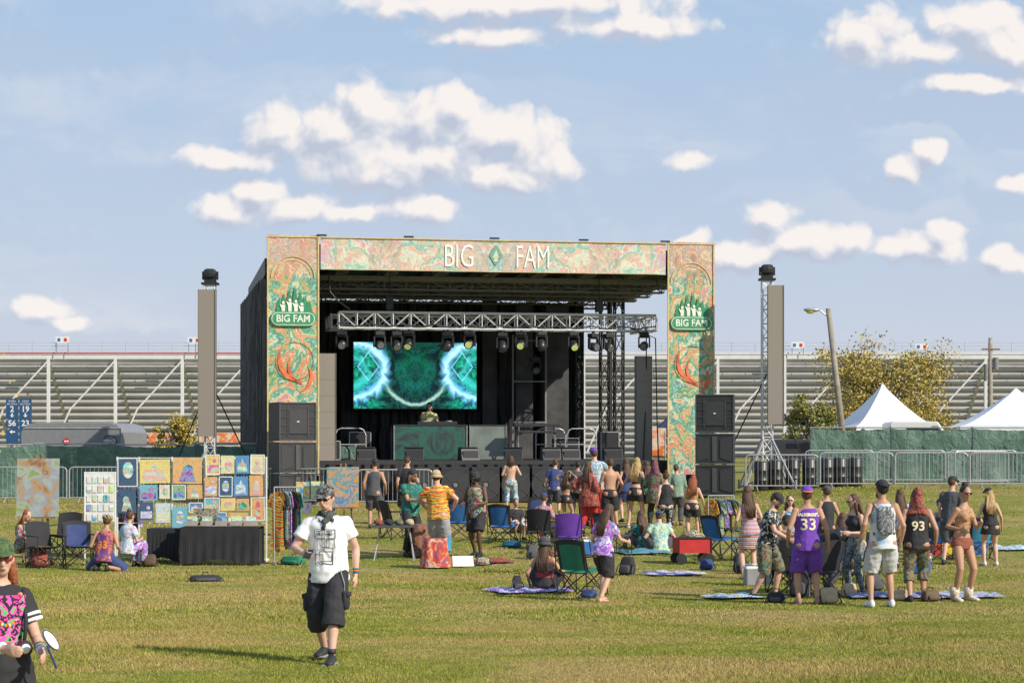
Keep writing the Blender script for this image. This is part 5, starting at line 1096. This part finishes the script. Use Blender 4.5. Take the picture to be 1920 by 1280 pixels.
def bag(u,v,r,mat,label,name='backpack',rz=None):
    q=spot(u,v); rz=R.uniform(-.6,.6) if rz is None else rz; e=root(name,label,'bag',q+V((0,0,.01)),rz); g=G(); g.ell((0,0,r[2]),r,20,12,0,None,.4,jit=.12)
    tall=r[2]>.12
    for p_ in g.v:
        k=clamp(p_.z/(2*r[2])); p_.x*=1-(.3 if tall else .1)*k*k; p_.y*=1-.45*k; p_.y+=.06*k*(1 if tall else 0)
    add(g,'body',mat,e,True)
    g=G(); g.ell((0,-r[1]*.85,r[2]*.65),(r[0]*.68,r[1]*.35,r[2]*.45),14,8,0,None,.45); add(g,'pocket',cdg if mat is cb else mat,e,True)
    g=G(); zz=r[2]*1.95; g.tube([(-.05,.03,zz),(-.045,.03,zz+.05),(.045,.03,zz+.05),(.05,.03,zz)],.008,6); add(g,'handle',black,e)
    for sg in(-1,1): g=G(); g.tube([(sg*r[0]*.5,.04,r[2]*1.7),(sg*r[0]*1.05,-r[1]*.5,r[2]*.9),(sg*r[0]*1.15,-r[1]*1.1,.02),(sg*r[0]*.7,-r[1]*1.5,.015)],.010,6); add(g,'strap',black,e)
bag(385,1090,(.28,.12,.055),cb,'flat black duffel bag lying on the grass','duffel_bag',.2); bag(1175,1078,(.15,.11,.17),cb,'black backpack beside the tie dye woman'); bag(1552,1132,(.15,.12,.12),ctan,'tan canvas bag on the grass','canvas_bag'); bag(1592,1120,(.12,.1,.11),ctan,'beige bag on the grass','canvas_bag'); bag(970,1110,(.09,.08,.13),cb,'small black bag on the blanket'); bag(1745,1127,(.14,.10,.08),mk('brown_bag',(.12,.07,.04)),'brown leather bag on the blanket','handbag'); bag(960,1026,(.22,.13,.07),C('teal',(.02,.15,.22)),'teal bag on the grass','duffel_bag'); bag(550,1058,(.26,.16,.08),cgreen,'green storage bag on the grass','duffel_bag'); bag(280,1062,(.15,.11,.12),mk('brown_bag2',(.09,.055,.03)),'brown bag under the table','handbag'); bag(75,1064,(.18,.13,.18),td_rd,'red patterned bag on the grass'); bag(1500,1120,(.17,.12,.22),cb,'black backpack amid the group'); bag(1105,1122,(.12,.1,.07),cnav,'dark blue pouch on the grass'); bag(1640,1108,(.15,.11,.15),cdg,'grey backpack on the blanket'); bag(1455,1130,(.13,.09,.08),cb,'small black bag on the grass'); bag(1390,1075,(.15,.11,.17),cb,'black backpack on the grass'); bag(1000,1048,(.14,.1,.15),cdg,'grey backpack near the chairs'); bag(1325,1068,(.13,.1,.1),cnav,'navy bag beside the wagon'); bag(905,1060,(.14,.1,.08),td_mul,'colourful cloth bag on the grass','canvas_bag'); bag(1690,1126,(.12,.1,.08),ctan,'small tan bag on the blanket','canvas_bag')
for (u,v,m,l) in ((1108,1040,cblue,'blue cooler with white lid on the grass'),(1420,1098,cg_,'grey cooler with white lid on the grass'),(1722,1075,cblue,'blue cooler with white lid behind the group')):
    q=spot(u,v); e=root('cooler',l,'cooler',q,R.uniform(-.5,.5),'coolers on the grass'); g=G(); g.box((0,0,.15),(.44,.28,.28)); add(g,'body',m,e,bev=.02); g=G(); g.box((0,0,.315),(.46,.30,.05)); add(g,'lid',white,e,bev=.012); g=G(); g.tube([(-.235,0,.24),(-.25,-.06,.38),(.25,-.06,.38),(.235,0,.24)],.01,6); add(g,'handle',white,e)
q=spot(1298,1056); e=root('folding_wagon','red folding wagon on black wheels','wagon',q,.15); g=G(); x0,y0=.34,.24
for a in((0,-y0,.38,2*x0,.02,.30),(0,y0,.38,2*x0,.02,.30),(-x0,0,.38,.02,2*y0,.30),(x0,0,.38,.02,2*y0,.30),(0,0,.24,2*x0,2*y0,.02)): g.box(a[:3],a[3:])
add(g,'basket',cred,e)
for sx in(-1,1):
    for sy in(-1,1): g=G(); g.cyl((sx*x0,sy*(y0+.02),.1),(sx*x0,sy*(y0+.02),.56),.014); add(g,'corner_post',black,e)
g=G(); g.bar((-x0,-y0-.02,.54),(x0,-y0-.02,.54),.03); add(g,'top_rail',black,e)
g=G(); g.tube([(x0,0,.2),(x0+.3,-.1,.55),(x0+.38,-.1,.7)],.012); add(g,'pull_handle',black,e)
for sx in(-1,1):
    for sy in(-1,1): g=G(); g.cyl((sx*x0*.85,sy*y0,.11),(sx*x0*.85,sy*(y0+.06),.11),.11,16); add(g,'wheel',black,e)
g=G(); g.ell((0,0,.12),(.24,.18,.12),12,8,0,jit=.4); o=add(g,'folded_cloth',td_mul,None,True,loc=q+V((0,0,.44))); tag(o,'bundle of patterned cloth in the red wagon','cloth')
# ---------------------------------------------------------------- art stall
def art(name,cols,sc,dist,r_=0): return ptn(name,cols,sc,dist,det=3,fold=0,rings=r_,hue=.4)
arts=[art('art_a',[(.05,.15,.4),(.2,.55,.7),(.8,.7,.2),(.65,.2,.1),(.8,.72,.4)],4,1.2),art('art_b',[(.15,.25,.55),(.8,.7,.2),(.15,.4,.6),(.4,.65,.7),(.8,.78,.65)],5,1.,1.5),art('art_c',[(.02,.05,.12),(.05,.3,.45),(.2,.5,.5),(.35,.15,.5),(.05,.15,.3)],5,1.5),art('art_d',[(.7,.66,.4),(.8,.66,.2),(.78,.72,.55),(.2,.5,.6),(.78,.72,.55)],4,1.,1.8),art('art_e',[(.7,.4,.5),(.2,.35,.6),(.8,.76,.7),(.35,.6,.7),(.8,.7,.4)],5,1.2)]
mb_,t_,b_,o_=newmat('print_ground'); oi=nd(t_,'ShaderNodeObjectInfo').outputs['Random']
cc=ramp(t_,oi,[(0,(.80,.68,.22)),(.12,(.12,.30,.60)),(.24,(.78,.74,.60)),(.36,(.20,.50,.62)),(.47,(.80,.66,.25)),(.57,(.06,.12,.22)),(.64,(.62,.70,.78)),(.74,(.75,.45,.20)),(.82,(.30,.50,.22)),(.9,(.78,.72,.45))],'CONSTANT')
oo=vm(t_,'ADD',o_,nd(t_,'ShaderNodeCombineXYZ',{0:ma(t_,'MULTIPLY',oi,50.)}).outputs[0])
setc(t_,b_,mixc(t_,.6,cc,ramp(t_,noi(t_,oo,9,4,1.5),[(.32,(.3,.35,.5)),(.45,(1.,1.,.95)),(.55,(.95,.85,.6)),(.62,(.5,.8,.7)),(.7,(.8,.4,.3))]),'MULTIPLY')); b_.inputs['Roughness'].default_value=.6
DW=41.5
fr=root('display_wall','white grid display wall holding rows of art prints','display stand',(P(360,0,DW).x,DW+.06,ground_z(P(360,0,DW).x,DW)),0); gx=fr.location.x; gz0=fr.location.z
for u in (219,260,322,383,440,499):
    g=G(); x=P(u,0,DW).x-gx; g.bar((x,0,0),(x,0,P(0,856,DW).z-gz0),.03); add(g,'upright',white,fr)
for v in (858,932,980): g=G(); g.bar((P(219,0,DW).x-gx,.0,P(0,v,DW).z-gz0),(P(499,0,DW).x-gx,0,P(0,v,DW).z-gz0),.016); add(g,'cross_rail',white,fr)
g=G()
for i in range(60): x=P(219+i*4.75,0,DW).x-gx; g.bar((x,.01,.9),(x,.01,P(0,860,DW).z-gz0),.006)
add(g,'grid_wire',white,fr)
for u in(219,499): g=G(); x=P(u,0,DW).x-gx; g.bar((x,-.3,.02),(x,.3,.02),.04); add(g,'foot',white,fr)
RC=[(221,858,258,912),(262,860,320,906),(324,857,380,907),(386,852,412,890),(414,853,440,888),(442,853,468,888),(470,852,496,888),(262,908,296,938),(299,908,319,935),(323,909,348,936),(351,908,380,935),(384,893,408,930),(411,893,436,930),(438,892,466,930),(468,890,494,930),(384,933,412,957),(414,933,442,957),(444,934,468,957),(471,932,496,976),(292,942,320,980),(323,948,352,996),(355,942,380,960),(221,915,256,962),(262,941,288,975),(384,960,425,986),(428,960,466,978)]
for k,(a,b,c,d) in enumerate(RC):
    q=P((a+c)/2,(b+d)/2,DW); w_=(c-a)*DW/F*.97; h_=(d-b)*DW/F*.97
    g=G(); g.box((0,0,0),(w_,.015,h_)); o=add(g,'art_print',mb_,None,loc=(q.x,DW-.01-.01*(k%3),q.z)); o.rotation_euler=(0,R.uniform(-.02,.02),0); tag(o,('large ' if w_>.5 else 'small ')+'colourful art print hung on the grid display','art print','art prints on the display')
    g=G(); ox=R.uniform(-.1,.1)*w_; oz=R.uniform(-.1,.1)*h_
    sh_=k%4
    if sh_==0: g.ell((ox,-.009,oz),(w_*.28,.002,h_*.3),18,6)
    elif sh_==1: g.prism([(-w_*.38,-h_*.4),(w_*.38,-h_*.4),(w_*.3,0),(w_*.1,h_*.12),(0,h_*.35),(-w_*.12,h_*.1),(-w_*.35,.02)],-.008,-.01)
    elif sh_==2: g.ell((ox,-.009,oz+h_*.12),(w_*.18,.002,h_*.16),16,6); g.prism([(-w_*.3,-h_*.42),(w_*.3,-h_*.42),(w_*.16,-h_*.02),(-w_*.16,-h_*.02)],-.008,-.01)
    else: g.box((0,-.009,-h_*.2),(w_*.85,.002,h_*.4)); g.ell((w_*.15,-.009,h_*.2),(w_*.14,.002,w_*.14),14,6)
    add(g,'painted_motif',arts[(k*3+R.randrange(2))%5],o)
    if k%3==0:
        g=G(); [g.box((sx*w_/2,-.004,0),(.02,.02,h_)) for sx in(-1,1)]; [g.box((0,-.006,sz*h_/2),(w_,.02,.02)) for sz in(-1,1)]; add(g,'frame',white,o)
q=P(188,0,41.2); z0=ground_z(q.x,41.2); e=root('print_rack','white rack with rows of small prints and stickers','display stand',(q.x,41.2,z0),.1); zt=P(0,884,41.2).z-z0; zb=P(0,978,41.2).z-z0
g=G(); g.box((0,0,(zt+zb)/2),(.6,.02,zt-zb)); add(g,'board',mk('board_white',(.65,.65,.65)),e)
for sx in(-.31,.31): g=G(); g.bar((sx,0,0),(sx,0,zt),.03); add(g,'leg',white,e)
for r_ in range(5):
    for c_ in range(5): 
        g=G(); g.box((-.23+c_*.115,-.02,zb+.1+r_*(zt-zb-.15)/4.6),(.085,.01,.14)); add(g,'print',arts[(r_*2+c_)%5] if (r_+c_)%2 else mk('paper',(.7,.68,.6)),e)
def easel(u0,v0,u1,v1,D,mat,label,vfoot):
    q=P((u0+u1)/2,0,D); z0=ground_z(q.x,D); w_=(u1-u0)*D/F; zt=P(0,v0,D).z-z0; zb=P(0,v1,D).z-z0
    e=root('easel','wooden easel holding a large painting','easel',(q.x,D,z0),0)
    for a in (((-.3,-.12,0),(-.05,.05,zt+.08)),((.3,-.12,0),(.05,.05,zt+.08)),((0,.5,0),(0,.06,zt))): g=G(); g.bar(a[0],a[1],.035); add(g,'leg',wood,e)
    g=G(); g.box((0,-.08,zb-.02),(w_*.8,.08,.03)); add(g,'ledge',wood,e)
    g=G(); g.box((0,0,0),(w_,.03,zt-zb)); o=add(g,'painting',mat,None,loc=(q.x,D-.06,z0+(zt+zb)/2)); tag(o,label,'painting'); o.rotation_euler=(rd(-4),0,0)
easel(33,859,112,968,41.2,ptn('painting_landscape',[(.20,.28,.12),(.32,.36,.16),(.36,.40,.40),(.28,.31,.34),(.45,.26,.10),(.20,.11,.08),(.40,.42,.25)],3.2,.5,det=6,fold=0),'large painting with mountains, greens and orange swirls',1050)
easel(613,875,673,950,47,ptn('painting_portrait',[(.6,.22,.03),(.6,.28,.06),(.02,.28,.40),(.55,.32,.15),(.03,.2,.4),(.7,.35,.05)],2.4,1.,det=4,fold=0),'painting with orange ground and teal swirling shapes',1000)
for (a,b,c,d) in ((555,903,580,940),(583,902,608,935),(556,942,584,962)):
    q=P((a+c)/2,(b+d)/2,47.4); g=G(); g.box((0,0,0),((c-a)*47.4/F,.015,(d-b)*47.4/F)); o=add(g,'art_print',arts[R.randrange(5)],None,loc=q); tag(o,'small colourful art print on the rear stand','art print','art prints on the display')
e=root('print_stand','thin black stand holding small prints','display stand',(P(582,0,47.5).x,47.46,ground_z(P(582,0,47.5).x,47.5)),0); g=G(); g.bar((-.36,0,0),(-.36,0,1.5),.025); g.bar((.36,0,0),(.36,0,1.5),.025); g.bar((-.36,0,1.5),(.36,0,1.5),.02); g.bar((-.36,0,1.05),(.36,0,1.05),.02); add(g,'frame',black,e)
def table(u0,u1,vfoot,h,mat,label,dp=.7):
    q=spot((u0+u1)/2,vfoot); w_=(u1-u0)*q.y/F; e=root('cloth_table',label,'table',q,0); g=G(); n=40
    g.box((0,dp/2,h),(w_,dp,.03)); add(g,'table_top',mat,e); g=G()
    for i in range(n):
        a=-w_/2+w_*i/n;b=-w_/2+w_*(i+1)/n; ya=-.02+.012*math.sin(i*1.3);yb=-.02+.012*math.sin((i+1)*1.3); za=.03+.10*math.sin(math.pi*i/n)**2; zb=.03+.10*math.sin(math.pi*(i+1)/n)**2
        g._a([(a,ya-.02,za),(b,yb-.02,zb),(b,-.0,h+.016),(a,-.0,h+.016)],[(0,1,2,3)])
    for sx in(-1,1): g._a([(sx*w_/2,0,.03),(sx*w_/2,dp,.03),(sx*w_/2,dp,h+.016),(sx*w_/2,0,h+.016)],[(0,1,2,3)])
    add(g,'table_cloth',mat,e); return e
t1=table(338,487,1060,.76,blackcloth,'long table covered with a black cloth'); t2=table(275,336,1056,.70,blackcloth,'small table covered with a black cloth')
for i in range(5):
    q=t1.location+V((-.6+i*.3,.25,.79)); g=G(); g.box((0,0,.06),(.24,.22,.1)); g.box((0,0,.14),(.2,.04,.12),1); o=add(g,'craft_tray',[mk('tray',(.35,.3,.25)),arts[i%5]],None,loc=q); tag(o,'small display tray with crafts on the black table','tray','craft trays on the table')
q=P(392,976,DW-.4); g=G(); g.box((0,0,0),(.5,.03,.34)); o=add(g,'pin_board',ptn('pins',[(.05,.05,.05),(.4,.35,.2),(.1,.1,.12),(.5,.5,.5)],30,.3,'CONSTANT'),None,loc=(q.x,t1.location.y+.3,t1.location.z+.98)); tag(o,'grey board with rows of small pins standing on the table','display board')
q=P(447,980,DW-.4); g=G(); g.box((0,0,0),(.26,.02,.18)); o=add(g,'price_card',cw,None,loc=(q.x,t1.location.y+.25,t1.location.z+.87)); tag(o,'blank white card standing on the table','card')
q=spot(738,1052); e=root('folding_table','folding table with thin metal legs','table',q,0); g=G(); g.box((0,.3,.72),(.95,.6,.04)); add(g,'table_top',cdg,e)
for sx in(-1,1): g=G(); g.cyl((sx*.42,.05,0),(sx*.3,.55,.7),.014); g.cyl((sx*.42,.55,0),(sx*.3,.05,.7),.014); add(g,'leg',steel,e)
for i in range(4): g=G(); g.ell((0,0,.06),(.1,.08,.07),10,6,0,jit=.3); o=add(g,'craft_pile',[td_rd,cb,td_ear,ctan][i],None,True,loc=q+V((-.33+i*.22,.3,.745))); tag(o,'small pile of folded crafts on the folding table','crafts','craft piles on the table')
def drape_table(u,v,w_,h,mat,label):
    q=spot(u,v); e=root('draped_table',label,'table',q,.1); g=G(); nx_=32;nz_=10;vs=[];fs=[]
    for j in range(nz_+1):
        for i in range(nx_+1):
            a=2*math.pi*i/nx_; k=1+.3*(1-j/nz_)+(.22*mnoise.noise(V((math.cos(a)*3,math.sin(a)*3,j*.3+u)))+.06*math.sin(a*9+u))*(1-j/nz_*.6); c,s=math.cos(a),math.sin(a); qq=1/max(abs(c),abs(s))**.6
            vs.append((c*qq*w_/2*k*.8,s*qq*.28*k+.3,.03+(h-.03)*j/nz_+(.05*mnoise.noise(V((c*3,s*3,u))) if j==nz_ else 0)))
    for j in range(nz_):
        for i in range(nx_): k=j*(nx_+1)+i; fs.append((k,k+1,k+nx_+2,k+nx_+1))
    fs.append(tuple(range(nz_*(nx_+1),nz_*(nx_+1)+nx_))); g._a(vs,fs); add(g,'cloth',mat,e,True)
    for sx in(-1,1): g=G(); g.cyl((sx*w_*.3,.3,0),(sx*w_*.3,.3,h-.06),.02); add(g,'leg',black,e)
drape_table(818,1066,.56,.58,ptn('drape_tiedye',[(.50,.03,.02),(.55,.48,.42),(.65,.15,.04),(.42,.03,.04),(.1,.15,.3)],4,2.),'low table draped with red and orange tie dye cloth'); drape_table(790,1045,.45,.7,ptn('drape_brown',[(.1,.05,.04),(.4,.15,.05),(.05,.05,.1),(.3,.2,.1)],7,2.),'table draped with brown patterned cloth'); drape_table(835,1035,.3,.6,csky,'table draped with bright blue cloth')
q=spot(868,1064); e=root('white_board','white leaning picture board on the grass','board',q,.2); g=G(); g.box((0,0,.13),(.42,.03,.22),0,Matrix.Rotation(-.4,3,'X')); add(g,'board',cw,e); g=G(); g.bar((0,.15,0),(0,.05,.2),.02); add(g,'stand',wood,e)
def rack(u,vfoot,w_,h,nshirt=9,label='metal clothes rack with hanging tie dye garments',mm=None):
    q=spot(u,vfoot); e=root('clothes_rack',label,'clothes rack',q,.25)
    for sx in(-1,1): g=G(); g.cyl((sx*w_/2,0,.05),(sx*w_/2,0,h),.014); g.cyl((sx*w_/2,-.28,.03),(sx*w_/2,.28,.03),.014); add(g,'side_frame',steel,e)
    g=G(); g.cyl((-w_/2,0,h),(w_/2,0,h),.014); add(g,'top_rail',steel,e)
    ms=mm or [td_or,cb,td_gr,td_mul,td_pp,cb,ptn('td_rain',[(.6,.05,.05),(.75,.6,.05),(.05,.4,.1),(.05,.1,.5)],5,3),td_teal]
    for i in range(nshirt):
        x=-w_/2+.06+(w_-.12)*i/(nshirt-1); L=h-R.uniform(.25,.55)
        g=G()
        P_=[(-.08,0),(.08,0),(.22,-.06),(.30,-.28),(.24,-.33),(.17,-.2),(.2,-L+.1),(.1,-L+.16),(0,-L+.08),(-.1,-L+.15),(-.2,-L+.1),(-.17,-.2),(-.24,-.33),(-.30,-.28),(-.22,-.06)]; n=len(P_)
        g._a([(.015*math.sin(k*2.),p_[0]*.8,p_[1]) for k,p_ in enumerate(P_)]+[(.03+.015*math.sin(k*1.7),p_[0]*.8,p_[1]) for k,p_ in enumerate(P_)],[tuple(range(n)),tuple(range(n,2*n))[::-1]]+[(k,k+n,(k+1)%n+n,(k+1)%n) for k in range(n)])
        loc=V((x,0,h-.09)); rz=.25+R.uniform(.2,.9); loc=Matrix.Rotation(.25,3,'Z')@loc+q; o=add(g,'hanging_shirt',ms[i%len(ms)],None,loc=loc); o.rotation_euler=(0,0,rz); tag(o,'colourful garment hanging on the clothes rack','clothing','garments on the clothes racks')
        g=G(); g.tube([(.015,0,0),(.015,0,.05),(.015,.02,.09)],.005,5); add(g,'hanger_hook',steel,o)
rack(538,1058,.52,1.58,nshirt=8); rack(240,1030,.5,1.45,nshirt=7,label='metal clothes rack with dark and tie dye garments',mm=[cb,td_pp,cdg,td_teal,td_mul]); rack(1352,1030,.6,1.2,nshirt=8,label='small rack hung with bright ribbons and clothes')
for (u,m,l) in ((1762,cred,'red fabric wind screen'),(1780,C('yel',(.7,.5,.03)),'yellow fabric wind screen'),(1838,cblue,'blue fabric wind screen')):
    q=spot(u,1045); e=root('fabric_screen',l+' standing on the grass','fabric screen',q,.1,'bright fabric screens'); g=G(); sheet(g,-.16,.16,.05,.75,0,6,6,.05,u); add(g,'cloth',m,e)
    for sx in(-.16,.16): g=G(); g.cyl((sx,.01,0),(sx,.01,.8),.01); add(g,'pole',steel,e)
bpy.data.scenes.remove(TS_)
print('OBJS',len(bpy.data.objects))
